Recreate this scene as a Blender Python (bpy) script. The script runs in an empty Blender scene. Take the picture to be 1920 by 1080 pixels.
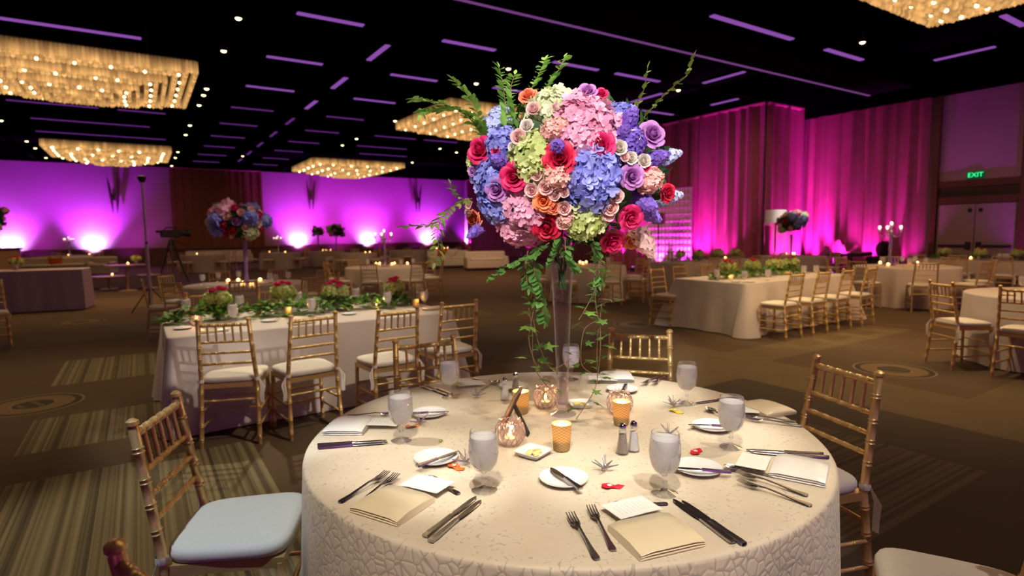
import bpy, math, random
from math import sin, cos, pi, radians, sqrt, atan2, hypot
from mathutils import Vector, Matrix, noise
random.seed(7)
S = bpy.context.scene
COL = S.collection
V = Vector

# ------------------------------------------------------------------ camera (calibrated on the photograph, world axes = room axes)
CF, CP, CR, CY, CH = 1081.6, 0.09283, -0.012904, 0.571915, 1.49317
Fw = V((sin(CY)*cos(CP), cos(CY)*cos(CP), -sin(CP)))
_r = V((cos(CY), -sin(CY), 0)); _u = _r.cross(Fw)
Rt = cos(CR)*_r + sin(CR)*_u
Up = -sin(CR)*_r + cos(CR)*_u
EYE = V((0, 0, CH))
def ray(px, py): return Rt*((px-960)/CF) + Up*((540-py)/CF) + Fw
def P(px, py, z=0.0):
    d = ray(px, py); return EYE + d*((z-CH)/d.z)
def PXp(px, py, X):
    d = ray(px, py); return EYE + d*(X/d.x)
def PYp(px, py, Y):
    d = ray(px, py); return EYE + d*(Y/d.y)
def PD(px, py, depth): return EYE + ray(px, py)*depth
def proj(w):
    v = V(w)-EYE; z = max(v.dot(Fw), .01); return (960+CF*v.dot(Rt)/z, 540-CF*v.dot(Up)/z)
def depth(w): return (V(w)-EYE).dot(Fw)

cd = bpy.data.cameras.new('camera'); cam = bpy.data.objects.new('camera', cd); COL.objects.link(cam)
cd.sensor_width = 36; cd.lens = CF/1920*36; cd.clip_end = 200; cd.clip_start = .05
M = Matrix((Rt, Up, -Fw)).transposed().to_4x4(); M.translation = EYE
cam.matrix_world = M
cd.dof.use_dof = True; cd.dof.focus_distance = 1.75; cd.dof.aperture_fstop = 3.0
S.camera = cam
S.view_settings.view_transform = 'Standard'; S.view_settings.exposure = 0
S.cycles.use_denoising = True
S.cycles.max_bounces = 6; S.cycles.diffuse_bounces = 3; S.cycles.glossy_bounces = 3
S.cycles.transmission_bounces = 4; S.cycles.transparent_max_bounces = 14
S.cycles.sample_clamp_indirect = 4; S.cycles.caustics_reflective = False; S.cycles.caustics_refractive = False
w = bpy.data.worlds.new('world'); S.world = w; w.use_nodes = True
w.node_tree.nodes['Background'].inputs[0].default_value = (.02, .012, .02, 1)

# ------------------------------------------------------------------ materials
MATS = {}
class NT:
    def __init__(s, name):
        s.m = bpy.data.materials.new(name); s.m.use_nodes = True; s.t = s.m.node_tree; s.t.nodes.clear()
        s.out = s.n('OutputMaterial')
    def n(s, typ, **kw):
        x = s.t.nodes.new('ShaderNode'+typ)
        for k, v in kw.items(): setattr(x, k, v)
        return x
    def l(s, a, b): s.t.links.new(a, b)
    def math(s, op, a, b=None, c=None):
        x = s.n('Math', operation=op)
        for i, q in enumerate((a, b, c)):
            if q is None: continue
            if isinstance(q, (int, float)): x.inputs[i].default_value = q
            else: s.l(q, x.inputs[i])
        return x.outputs[0]
    def mix(s, f, a, b):
        x = s.n('Mix', data_type='RGBA')
        for i, q in ((0, f), (6, a), (7, b)):
            if isinstance(q, (int, float)): x.inputs[i].default_value = q
            elif isinstance(q, tuple): x.inputs[i].default_value = q if len(q) == 4 else (*q, 1)
            else: s.l(q, x.inputs[i])
        return x.outputs[2]
    def mixsh(s, f, a, b):
        x = s.n('MixShader')
        if isinstance(f, (int, float)): x.inputs[0].default_value = f
        else: s.l(f, x.inputs[0])
        s.l(a, x.inputs[1]); s.l(b, x.inputs[2]); return x.outputs[0]
    def bsdf(s, color=None, rough=.5, metal=0, **kw):
        b = s.n('BsdfPrincipled')
        if color is not None:
            if isinstance(color, tuple): b.inputs['Base Color'].default_value = (*color[:3], 1)
            else: s.l(color, b.inputs['Base Color'])
        b.inputs['Roughness'].default_value = rough; b.inputs['Metallic'].default_value = metal
        for k, v in kw.items():
            k = k.replace('_', ' ')
            if isinstance(v, (int, float, tuple)): b.inputs[k].default_value = v
            else: s.l(v, b.inputs[k])
        return b
    def done(s, sh):
        s.l(sh, s.out.inputs[0]); return s.m
def plain(name, color, rough=.5, metal=0, var=.08, scale=30, **kw):
    if max(color) < .008: kw['Specular_IOR_Level'] = 0.0
    if name in MATS: return MATS[name]
    t = NT(name); nz = t.n('TexNoise'); nz.inputs['Scale'].default_value = scale
    tc = t.n('TexCoord'); t.l(tc.outputs['Object'], nz.inputs['Vector'])
    c = t.mix(nz.outputs[0], tuple(x*(1-var) for x in color), tuple(min(1, x*(1+var)) for x in color))
    MATS[name] = t.done(t.bsdf(c, rough, metal, **kw).outputs[0]); return MATS[name]
def emit(name, color, strength):
    if name in MATS: return MATS[name]
    t = NT(name); e = t.n('Emission'); e.inputs[0].default_value = (*color, 1); e.inputs[1].default_value = strength
    MATS[name] = t.done(e.outputs[0]); return MATS[name]
def glass(name, tint=(1, 1, 1), refl=(1, 1, 1), edge=.35):
    if name in MATS: return MATS[name]
    t = NT(name); tr = t.n('BsdfTransparent'); tr.inputs[0].default_value = (*tint, 1)
    g = t.n('BsdfGlossy'); g.inputs[0].default_value = (*refl, 1); g.inputs[1].default_value = .03
    lw = t.n('LayerWeight'); lw.inputs[0].default_value = edge
    f = t.math('ADD', t.math('MULTIPLY', lw.outputs['Facing'], .75), .05)
    MATS[name] = t.done(t.mixsh(f, tr.outputs[0], g.outputs[0])); return MATS[name]
def veil(name, color, clear=.25, rough=.35, translu=.4):
    """frosty see-through stuff: iced water, wax in glass"""
    if name in MATS: return MATS[name]
    t = NT(name); b = t.bsdf(color, rough); tl = t.n('BsdfTranslucent'); tl.inputs[0].default_value = (*color, 1)
    tr = t.n('BsdfTransparent'); nz = t.n('TexNoise'); nz.inputs['Scale'].default_value = 60
    a = t.mixsh(translu, b.outputs[0], tl.outputs[0])
    f = t.math('MULTIPLY', nz.outputs[0], clear*2)
    MATS[name] = t.done(t.mixsh(f, a, tr.outputs[0])); return MATS[name]
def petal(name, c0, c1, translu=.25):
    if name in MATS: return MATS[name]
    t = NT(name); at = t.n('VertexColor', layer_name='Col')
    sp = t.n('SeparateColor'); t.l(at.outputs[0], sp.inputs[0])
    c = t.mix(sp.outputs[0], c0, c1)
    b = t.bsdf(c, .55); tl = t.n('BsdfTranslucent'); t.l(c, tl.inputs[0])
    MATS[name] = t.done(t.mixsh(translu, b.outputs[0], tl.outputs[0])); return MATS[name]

GOLD = plain('gold_paint', (.74, .50, .20), .36, .5, .12, 40)
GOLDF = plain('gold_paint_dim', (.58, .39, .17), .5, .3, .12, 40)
CUSH = plain('ivory_cushion', (.80, .74, .66), .75, 0, .04, 60)
STEEL = plain('polished_steel', (.50, .50, .52), .24, 1, .05, 80)
CHROME = plain('chrome', (.75, .75, .8), .1, 1, .03, 80)
PORC = plain('white_porcelain', (.86, .86, .88), .2, 0, .02, 20)
SATINW = plain('white_satin', (.88, .85, .82), .28, 0, .03, 15, Sheen_Weight=.3)
SATIN = plain('satin_napkin', (.84, .71, .48), .27, 0, .04, 15, Sheen_Weight=.3)
PAPER = plain('ivory_paper', (.84, .82, .78), .7, 0, .03, 40)
GLASS = glass('clear_glass'); GLASSR = glass('rose_crystal', (.97, .90, .90), (1, .9, .88), .5)
ICE = veil('iced_water', (.90, .89, .92), .18)
LEAFM = petal('leaf_green', (.09, .24, .03), (.40, .70, .15), .32)
LEAFD = petal('leaf_dark', (.012, .05, .012), (.06, .16, .03), .15)
LEAFY = petal('leaf_yellow_green', (.14, .26, .03), (.38, .48, .10), .3)
LEAFB = petal('leaf_mid', (.025, .085, .015), (.11, .26, .05), .2)
IVY = petal('ivy_green', (.04, .12, .02), (.15, .28, .05), .2)
STEMM = plain('vine_stem', (.20, .12, .06), .7)
BLACK = plain('matte_black', (.012, .011, .013), .6)
WICK = plain('wick_black', (.02, .02, .02), .9)
FLAME = emit('candle_flame', (1, .62, .22), 14)
FLAMEF = emit('candle_flame_far', (1, .60, .26), 16)
WAX = plain('candle_wax', (.85, .75, .55), .5)
BROWNW = plain('dark_wood', (.10, .035, .02), .45, 0, .3, 6)

# ------------------------------------------------------------------ mesh building
class MB:
    def __init__(s): s.v = []; s.f = []; s.c = []
    def add(s, vs, fs, col=None):
        o = len(s.v); s.v += [tuple(q) for q in vs]; s.f += [tuple(i+o for i in f) for f in fs]
        s.c += [col if col is not None else .5]*len(vs); return s
    def box(s, c, d, rz=0, top=None):
        x, y, z = d[0]/2, d[1]/2, d[2]/2; k = top or 1
        vs = [(-x, -y, -z), (x, -y, -z), (x, y, -z), (-x, y, -z), (-x*k, -y*k, z), (x*k, -y*k, z), (x*k, y*k, z), (-x*k, y*k, z)]
        R = Matrix.Rotation(rz, 3, 'Z')
        return s.add([R@V(q)+V(c) for q in vs], [(3, 2, 1, 0), (4, 5, 6, 7), (0, 1, 5, 4), (1, 2, 6, 5), (2, 3, 7, 6), (3, 0, 4, 7)])
    def bbox(s, c, d, b=.004, rz=0):
        """box with chamfered vertical and horizontal edges"""
        x, y, z = d[0]/2, d[1]/2, d[2]/2; R = Matrix.Rotation(rz, 3, 'Z'); vs = []; fs = []
        for (k, zz) in ((b, -z), (0, -z+b), (0, z-b), (b, z)):
            X, Y = x-k, y-k
            vs += [(-X+b, -Y, zz), (X-b, -Y, zz), (X, -Y+b, zz), (X, Y-b, zz), (X-b, Y, zz), (-X+b, Y, zz), (-X, Y-b, zz), (-X, -Y+b, zz)]
        for r in range(3):
            for i in range(8): fs.append((r*8+i, r*8+(i+1) % 8, r*8+8+(i+1) % 8, r*8+8+i))
        fs.append(tuple(range(7, -1, -1))); fs.append(tuple(range(24, 32)))
        return s.add([R@V(q)+V(c) for q in vs], fs)
    def tube(s, pts, rad, n=8, cap=True, col=None):
        pts = [V(p) for p in pts]; k = len(pts); rr = rad if isinstance(rad, (list, tuple)) else [rad]*k
        t0 = (pts[1]-pts[0]).normalized(); a = t0.orthogonal().normalized(); vs = []
        for i, p in enumerate(pts):
            t = (pts[min(i+1, k-1)]-pts[max(i-1, 0)])
            if t.length < 1e-9: t = t0
            t.normalize(); a = (a-t*a.dot(t)).normalized(); b = t.cross(a)
            for j in range(n):
                q = 2*pi*j/n; vs.append(p+(a*cos(q)+b*sin(q))*rr[i])
        fs = [(i*n+j, i*n+(j+1) % n, (i+1)*n+(j+1) % n, (i+1)*n+j) for i in range(k-1) for j in range(n)]
        if cap: fs += [tuple(range(n-1, -1, -1)), tuple(range((k-1)*n, k*n))]
        return s.add(vs, fs, col)
    def lathe(s, prof, n=20, c=(0, 0, 0), cap=True, sx=1, sy=1):
        vs = []; k = len(prof)
        for (r, z) in prof:
            for j in range(n):
                q = 2*pi*j/n; vs.append((c[0]+r*cos(q)*sx, c[1]+r*sin(q)*sy, c[2]+z))
        fs = [(i*n+j, i*n+(j+1) % n, (i+1)*n+(j+1) % n, (i+1)*n+j) for i in range(k-1) for j in range(n)]
        if cap: fs += [tuple(range(n-1, -1, -1)), tuple(range((k-1)*n, k*n))]
        return s.add(vs, fs)
    def ball(s, c, r, n=10, m=6, sz=1, col=None):
        vs = []; 
        for i in range(m+1):
            a = pi*i/m
            for j in range(n):
                q = 2*pi*j/n; vs.append((c[0]+r*sin(a)*cos(q), c[1]+r*sin(a)*sin(q), c[2]-r*sz*cos(a)))
        fs = [(i*n+j, i*n+(j+1) % n, (i+1)*n+(j+1) % n, (i+1)*n+j) for i in range(m) for j in range(n)]
        return s.add(vs, fs, col)
    def grid(s, fn, nu, nv, col=None, closeu=False):
        vs = [fn(i/nu, j/nv) for j in range(nv+1) for i in range(nu+1)]
        W = nu+1; fs = [(j*W+i, j*W+i+1, (j+1)*W+i+1, (j+1)*W+i) for j in range(nv) for i in range(nu)]
        return s.add(vs, fs, col)
    def tr(s, m, start=0):
        for i in range(start, len(s.v)): s.v[i] = tuple(m@V(s.v[i]))
        return s
    def mesh(s, name, mat, smooth=True, angle=40):
        me = bpy.data.meshes.new(name); me.from_pydata(s.v, [], s.f); me.validate(); me.update()
        if mat: 
            for m_ in (mat if isinstance(mat, list) else [mat]): me.materials.append(m_)
        if smooth:
            me.polygons.foreach_set('use_smooth', [True]*len(me.polygons)); me.set_sharp_from_angle(angle=radians(angle))
        if any(x != .5 for x in s.c) and len(me.vertices) == len(s.c):
            a = me.color_attributes.new('Col', 'FLOAT_COLOR', 'POINT')
            buf = []
            for x in s.c: buf += [x, x, x, 1]
            a.data.foreach_set('color', buf)
        return me
    def obj(s, name, mat, parent=None, smooth=True, angle=40):
        return link(name, s.mesh(name, mat, smooth, angle), parent)

def link(name, me, parent=None, mw=None):
    o = bpy.data.objects.new(name, me); COL.objects.link(o)
    if parent is not None: o.parent = parent
    if mw is not None: o.matrix_local = mw
    return o
THINGS = []
def tag(o, label, cat, group=None, kind=None):
    o['label'] = label; o['category'] = cat
    if group: o['group'] = group
    if kind: o['kind'] = kind
    THINGS.append(o); return o
def thing(name, label, cat, loc=(0, 0, 0), rz=0, group=None):
    o = bpy.data.objects.new(name, None); COL.objects.link(o); o.empty_display_size = .05
    o.location = loc; o.rotation_euler = (0, 0, rz); return tag(o, label, cat, group)
def struct(o):
    o['kind'] = 'structure'; return o
def dup(root, loc, rz=None, label=None, group=None, cat=None, scale=None):
    r = root.copy(); COL.objects.link(r); r.location = loc
    if rz is not None: r.rotation_euler = (0, 0, rz)
    if scale: r.scale = (scale,)*3
    if label: r['label'] = label
    if cat: r['category'] = cat
    if group: r['group'] = group
    elif 'group' in r.keys() and group is not None: del r['group']
    for ch in list(root.children):
        c = ch.copy(); COL.objects.link(c); c.parent = r
        for g in ch.children:
            d = g.copy(); COL.objects.link(d); d.parent = c
    THINGS.append(r); return r
class Proto:
    """first use moves the original, later uses copy it"""
    def __init__(s, make): s.make = make; s.root = None; s.t0 = None
    def __call__(s, loc, rz=0, label='', group=None, scale=None):
        if s.root is None:
            s.root = s.make()
            r = s.root; r.location = loc; r.rotation_euler = (0, 0, rz); r['label'] = label
            if group: r['group'] = group
            if scale: r.scale = (scale,)*3
            return r
        r = dup(s.root, loc, rz, label, None, None, scale or 1.0)
        if group: r['group'] = group
        elif 'group' in r.keys(): del r['group']
        return r

# ------------------------------------------------------------------ room
H = 5.5; XR = 19.0; YB = 38.3
MED = [(6.70, 2.89, .42), (-.90, 6.72, .62), (6.78, 6.75, .36), (-.99, 13.1, .5)]
MEDR = .385
def carpet(name, base, c2, stripes):
    t = NT(name); g = t.n('NewGeometry'); sp = t.n('SeparateXYZ'); t.l(g.outputs['Position'], sp.inputs[0])
    X, Y = sp.outputs[0], sp.outputs[1]
    nz = t.n('TexNoise'); nz.inputs['Scale'].default_value = 2.2; nz.inputs['Detail'].default_value = 3; t.l(g.outputs['Position'], nz.inputs['Vector'])
    fz = t.n('TexNoise'); fz.inputs['Scale'].default_value = 260; t.l(g.outputs['Position'], fz.inputs['Vector'])
    col = t.mix(nz.outputs[0], tuple(x*.75 for x in base), tuple(x*1.25 for x in base))
    if stripes:
        ax = X if stripes > 0 else Y
        n1 = t.n('TexNoise', noise_dimensions='1D'); n1.inputs['Scale'].default_value = 26; n1.inputs['Detail'].default_value = 4; t.l(ax, n1.inputs['W'])
        r1 = t.n('ValToRGB'); r1.color_ramp.elements[0].position = .40; r1.color_ramp.elements[1].position = .60; t.l(n1.outputs[0], r1.inputs[0])
        col = t.mix(r1.outputs[0], col, c2)
        fr = t.math('FRACT', t.math('MULTIPLY', ax, 1/.31)); dk = t.math('LESS_THAN', fr, .07)
        col = t.mix(t.math('MULTIPLY', dk, .7), col, (.012, .008, .004))
    for (mx, my, _q) in MED:
        dx = t.math('SUBTRACT', X, mx); dy = t.math('SUBTRACT', Y, my)
        r = t.math('SQRT', t.math('ADD', t.math('MULTIPLY', dx, dx), t.math('MULTIPLY', dy, dy)))
        rr = t.math('DIVIDE', r, MEDR)
        cr = t.n('ValToRGB'); cr.color_ramp.interpolation = 'CONSTANT'; t.l(rr, cr.inputs[0])
        tan, dark, lt = (.20, .115, .04, 1), (.016, .011, .010, 1), (.26, .20, .13, 1)
        E_ = cr.color_ramp.elements; E_[0].position = 0; E_[0].color = dark; E_[1].position = .40; E_[1].color = lt
        for pos, c in ((.43, tan), (.80, dark), (.94, lt), (.99, (0, 0, 0, 1))):
            e = E_.new(pos); e.color = c
        # diagonal brush marks inside the dark core
        wv = t.math('SINE', t.math('MULTIPLY', t.math('ADD', t.math('MULTIPLY', dx, 1.0), t.math('MULTIPLY', dy, .45)), 46))
        core = t.math('MULTIPLY', t.math('LESS_THAN', rr, .33), t.math('GREATER_THAN', wv, .55))
        cc = t.mix(core, cr.outputs[0], (.12, .075, .03))
        col = t.mix(t.math('LESS_THAN', rr, .99), col, cc)
    col = t.mix(fz.outputs[0], t.mix(.35, col, (.0, .0, .0)), t.mix(.12, col, (.5, .4, .25)))
    bp = t.n('Bump'); bp.inputs['Strength'].default_value = .3; bp.inputs['Distance'].default_value = .004; t.l(fz.outputs[0], bp.inputs['Height'])
    b = t.bsdf(col, .95, 0, Normal=bp.outputs[0]); return t.done(b.outputs[0])
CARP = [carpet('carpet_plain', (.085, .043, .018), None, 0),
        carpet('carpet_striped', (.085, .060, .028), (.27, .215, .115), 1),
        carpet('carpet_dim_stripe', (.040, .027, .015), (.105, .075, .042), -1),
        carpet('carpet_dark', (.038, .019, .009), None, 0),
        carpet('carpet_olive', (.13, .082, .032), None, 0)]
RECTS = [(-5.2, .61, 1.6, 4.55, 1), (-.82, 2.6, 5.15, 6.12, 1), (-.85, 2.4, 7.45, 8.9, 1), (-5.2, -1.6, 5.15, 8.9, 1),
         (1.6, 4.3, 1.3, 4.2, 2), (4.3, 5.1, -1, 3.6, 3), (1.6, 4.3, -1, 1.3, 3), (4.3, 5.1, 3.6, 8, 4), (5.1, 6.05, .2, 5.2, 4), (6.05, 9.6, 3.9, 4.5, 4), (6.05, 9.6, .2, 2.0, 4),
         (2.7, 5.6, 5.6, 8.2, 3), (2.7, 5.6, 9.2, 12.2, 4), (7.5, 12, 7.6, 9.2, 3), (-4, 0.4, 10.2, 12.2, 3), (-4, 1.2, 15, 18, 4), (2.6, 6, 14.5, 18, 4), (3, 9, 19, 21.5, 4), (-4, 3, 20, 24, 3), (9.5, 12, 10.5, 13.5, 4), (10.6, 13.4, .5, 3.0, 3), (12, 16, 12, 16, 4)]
RX0, RX1, RY0, RY1 = -14.0, 20.8, -5.0, YB
xs = sorted(set([RX0, RX1]+[r[0] for r in RECTS]+[r[1] for r in RECTS])); ys = sorted(set([RY0, RY1]+[r[2] for r in RECTS]+[r[3] for r in RECTS]))
fl = MB(); mi = []
fl.v = [(x, y, 0) for y in ys for x in xs]; fl.c = [.5]*len(fl.v)
for j in range(len(ys)-1):
    for i in range(len(xs)-1):
        cx, cy = (xs[i]+xs[i+1])/2, (ys[j]+ys[j+1])/2; k = 0
        for r in RECTS:
            if r[0] < cx < r[1] and r[2] < cy < r[3]: k = r[4]
        W_ = len(xs); fl.f.append((j*W_+i, j*W_+i+1, (j+1)*W_+i+1, (j+1)*W_+i)); mi.append(k)
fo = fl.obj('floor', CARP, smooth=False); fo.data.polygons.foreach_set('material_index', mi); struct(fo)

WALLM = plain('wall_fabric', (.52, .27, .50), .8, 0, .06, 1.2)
WALLD = plain('dado_wood', (.13, .05, .03), .35, 0, .3, 3)
CEILM = plain('ceiling_black', (.003, .003, .0035), .95)
CEILB = plain('beam_black', (.006, .005, .007), .85)
def wallbox(name, x0, x1, y0, y1, z0, z1, m):
    return struct(MB().box(((x0+x1)/2, (y0+y1)/2, (z0+z1)/2), (abs(x1-x0), abs(y1-y0), z1-z0)).obj(name, m, smooth=False))
ZC = 6.4
wallbox('ceiling', RX0-.2, RX1+.2, RY0-.2, RY1+.2, ZC, ZC+.2, CEILM)
wallbox('wall_back', RX0, RX1, YB, YB+.2, 0, ZC, WALLM)
wallbox('wall_left', RX0-.2, RX0, RY0, RY1, 0, ZC, WALLM)
wallbox('wall_front', RX0, XR, RY0-.2, RY0, 0, ZC, WALLM)
wallbox('wall_right', XR, XR+.2, RY0, 11.3, 0, ZC, WALLM)
wallbox('wall_right_jog', 16.9, XR+.2, 11.3, 11.5, 0, H, WALLM)
wallbox('trim_11', 16.62, XR, 11.02, 11.5, H+.03, ZC, CEILM)
wallbox('trim_12', 16.62, 17.1, 11.5, 18.5, H+.03, ZC, CEILM)
wallbox('wall_right_middle', 16.9, 17.1, 11.5, 18.5, 0, H, WALLM)
wallbox('wall_right_recess', 17.1, RX1, 18.3, 18.5, 0, ZC, WALLM)
wallbox('wall_right_far', RX1, RX1+.2, 18.5, RY1, 0, ZC, WALLM)
wallbox('trim_1', RX0, RX1, YB-.06, YB, .0, .82, WALLD)          # dado
wallbox('trim_2', RX0, RX1, YB-.12, YB-.06, .82, .98, BROWNW)    # chair rail
wallbox('trim_3', RX0, RX1, YB-.3, YB, H, ZC, CEILM)             # black soffit over the wall
wallbox('trim_4', XR-.3, XR, RY0, 11.3, H-.35, ZC, CEILM)
# the deep beam across the room with violet light painted onto its edge
wallbox('ceiling_beam', RX0, XR, 7.9, 9.05, H, ZC, CEILB)
EDGE = emit('edge_glow_paint', (.30, .09, .36), .55)
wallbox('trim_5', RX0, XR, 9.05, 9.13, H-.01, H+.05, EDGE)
# faint black joists of the open ceiling
for k, x in enumerate((-4.2, 1.78, 4.8, 7.75, 13.7)):
    wallbox('ceiling_joist_%d' % k, x-.05, x+.05, 9.13, YB-.3, H+.12, H+.2, CEILB)
for k in range(10):
    y = 11.37+k*3-.0; wallbox('ceiling_rail_%d' % k, RX0, 16.9, y+.1, y+.16, H+.14, H+.2, CEILB)

# door wall (X = 19): double door, header band, posts
DOORM = plain('door_panel', (.34, .22, .24), .6, 0, .05, 2)
dy0, dy1 = 5.5, 7.25; ym = (dy0+dy1)/2
for k, (a, b) in enumerate(((dy0, ym-.01), (ym+.01, dy1))):
    d = struct(MB().bbox((XR-.03, (a+b)/2, 1.08), (.05, b-a, 2.14), .006).obj('door_%d' % (k+1), DOORM))
    MB().bbox((XR-.09, (a+b)/2, 1.02), (.05, (b-a)*.86, .06), .008).obj('push_bar', BLACK, d)
    hy = ym+(-.12 if k == 0 else .12)
    MB().bbox((XR-.09, hy, 1.03), (.06, .12, .2), .01).obj('latch_box', BLACK, d)
    MB().bbox((XR-.07, hy, 1.98), (.04, .08, .1), .01).obj('top_latch', BLACK, d)
wallbox('trim_6', XR-.08, XR, dy0-.3, dy1+.16, 2.17, 2.36, BROWNW)
wallbox('trim_7', XR-.04, XR, dy0-.3, dy1+.16, 2.36, 2.62, plain('header_dark', (.035, .012, .008), .5))
wallbox('trim_8', XR-.08, XR, dy0-.3, dy1+.16, 2.62, 2.80, BROWNW)
wallbox('trim_9', XR-.12, XR, dy1+.02, dy1+.16, 0, H-.35, BROWNW)
wallbox('trim_10', XR-.12, XR, dy0-.30, dy0-.05, 0, H-.35, BROWNW)
# exit sign
ex = PXp(1829, 328, XR-.05)
es = thing('exit_sign', 'small green EXIT sign on the wall above the double doors', 'sign', (XR-.03, ex.y, ex.z-.1))
MB().bbox((0, 0, .1), (.04, .40, .2), .01).obj('sign_plate', emit('sign_back', (.01, .10, .035), .5), es)
fc = bpy.data.curves.new('lettering', 'FONT'); fc.body = 'EXIT'; fc.size = .17; fc.align_x = 'CENTER'; fc.align_y = 'CENTER'; fc.extrude = .003
fc.materials.append(emit('exit_green', (.04, .95, .30), 1.6))
_t = bpy.data.objects.new('tmp', fc); COL.objects.link(_t); bpy.context.view_layer.update()
_me = bpy.data.meshes.new_from_object(_t.evaluated_get(bpy.context.evaluated_depsgraph_get())); bpy.data.objects.remove(_t)
fo2 = link('lettering', _me, es)
fo2.location = (-.025, 0, .1); fo2.rotation_euler = (pi/2, 0, -pi/2)

# ------------------------------------------------------------------ curtains
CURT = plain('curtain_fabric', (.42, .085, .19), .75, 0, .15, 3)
CURTB = plain('curtain_brown', (.22, .075, .045), .8, 0, .15, 3)
def curtain(label, a, b, z0, z1, m, group='pleated wall drapes', amp=.12, seed=0):
    a, b = V((*a, 0)), V((*b, 0)); L = (b-a).length; d = (b-a)/L; nrm = V((-d.y, d.x, 0)); n = int(L/.035); rnd = random.Random(seed)
    ph = [rnd.uniform(0, 6) for _ in range(6)]
    mb = MB()
    def fn(u, v):
        s = u*L; k = .45+.55*(1-v)
        o = amp*k*(sin(s*2*pi/.42+ph[0]+1.3*sin(s*1.7+ph[1]))*.6+.5*sin(s*2*pi/.9+ph[2]+v*.8)+.22*sin(s*2*pi/.23+ph[3]))
        return a+d*s+nrm*o+V((0, 0, z0+(z1-z0)*v))
    mb.grid(fn, n, 5)
    o = thing('curtain', label, 'curtain', a, 0, group)
    mb.tr(Matrix.Translation(-a)); mb.obj('drape', m, o, angle=180)
    hb = MB(); hb.tube([nrm*0+V((0, 0, z1)), (b-a)+V((0, 0, z1))], .05, 6); hb.obj('heading_rod', plain('rod_magenta', (.5, .12, .25), .6), o)
    return o
curtain('magenta-lit pleated drape beside the double doors, on the wall right of the corner', (XR-.16, 7.5), (XR-.16, 11.15), .03, H-.1, CURT, seed=1)
curtain('short pleated drape in the wall corner between the two long magenta drapes', (XR-.2, 11.14), (16.74, 11.14), .03, H-.02, CURT, seed=2)
curtain('long maroon pleated drape on the wall behind the long flower tables', (16.74, 11.2), (16.74, 18.2), .03, H, CURT, seed=3)
curtain('dark brown pleated drape hanging between the purple walls at the back', (PYp(322, 400, YB-.2).x, YB-.2), (PYp(494, 400, YB-.2).x, YB-.2), .9, H, CURTB, amp=.05, seed=4)
curtain('brown drape at far end behind the tall bouquet', (20.6, 18.6), (20.6, 38.0), .03, H, CURTB, amp=.05, seed=5)

# back-wall sconces
def mk_sconce():
    t = thing('wall_sconce', '', 'wall lamp')
    m = plain('sconce_metal', (.07, .03, .04), .5)
    for s in (-1, 1):
        MB().tube([(s*.10, 0, -.95), (s*.13, -.02, -.3), (s*.20, -.05, .45), (s*.26, -.07, .95)], [.012, .07, .06, .012], 6).obj('blade', m, t)
    MB().bbox((0, .05, -.1), (.3, .12, .35), .02).obj('back_plate', m, t)
    return t
sc = Proto(mk_sconce)
for px, py in ((214, 366), (583, 366), (783, 372)):
    q = PYp(px, py, YB-.14); sc((q.x, YB-.14, q.z), 0, 'tall dark twin-blade wall sconce on the purple back wall', 'sconces on the purple wall')

# ------------------------------------------------------------------ ceiling fixtures
STRIP = emit('violet_bounce_glow', (.34, .10, .52), .75)  # violet uplight bounce painted onto the diffusers as emission
STRIPF = emit('violet_bounce_glow_far', (.22, .045, .36), .5)
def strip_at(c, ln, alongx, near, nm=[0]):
    t = thing('ceiling_diffuser', 'slim ceiling diffuser with violet bounce glow painted in', 'ceiling diffuser', c, 0 if alongx else pi/2, 'ceiling diffusers with painted violet glow')
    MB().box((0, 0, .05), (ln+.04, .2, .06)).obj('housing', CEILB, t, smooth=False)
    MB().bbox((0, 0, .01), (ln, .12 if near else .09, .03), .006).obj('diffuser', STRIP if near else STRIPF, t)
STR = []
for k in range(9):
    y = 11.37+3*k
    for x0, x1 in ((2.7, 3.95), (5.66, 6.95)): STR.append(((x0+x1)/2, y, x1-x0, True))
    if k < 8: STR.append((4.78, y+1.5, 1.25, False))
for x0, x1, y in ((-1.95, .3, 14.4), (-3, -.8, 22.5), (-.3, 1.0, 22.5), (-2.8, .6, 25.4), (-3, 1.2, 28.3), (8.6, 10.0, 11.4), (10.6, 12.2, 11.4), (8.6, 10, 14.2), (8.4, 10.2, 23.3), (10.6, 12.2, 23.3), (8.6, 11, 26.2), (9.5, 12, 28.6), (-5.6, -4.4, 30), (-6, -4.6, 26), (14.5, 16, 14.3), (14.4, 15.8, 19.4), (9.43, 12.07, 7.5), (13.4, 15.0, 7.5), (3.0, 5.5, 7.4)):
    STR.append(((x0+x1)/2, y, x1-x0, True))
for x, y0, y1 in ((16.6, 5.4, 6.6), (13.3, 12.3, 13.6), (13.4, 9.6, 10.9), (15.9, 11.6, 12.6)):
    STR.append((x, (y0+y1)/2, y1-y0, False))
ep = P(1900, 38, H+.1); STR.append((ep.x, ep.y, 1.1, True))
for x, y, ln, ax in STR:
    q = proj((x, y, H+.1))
    if -120 < q[0] < 2040 and -60 < q[1] < 420: strip_at((x, y, H+.08), ln, ax, y < 19)

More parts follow.
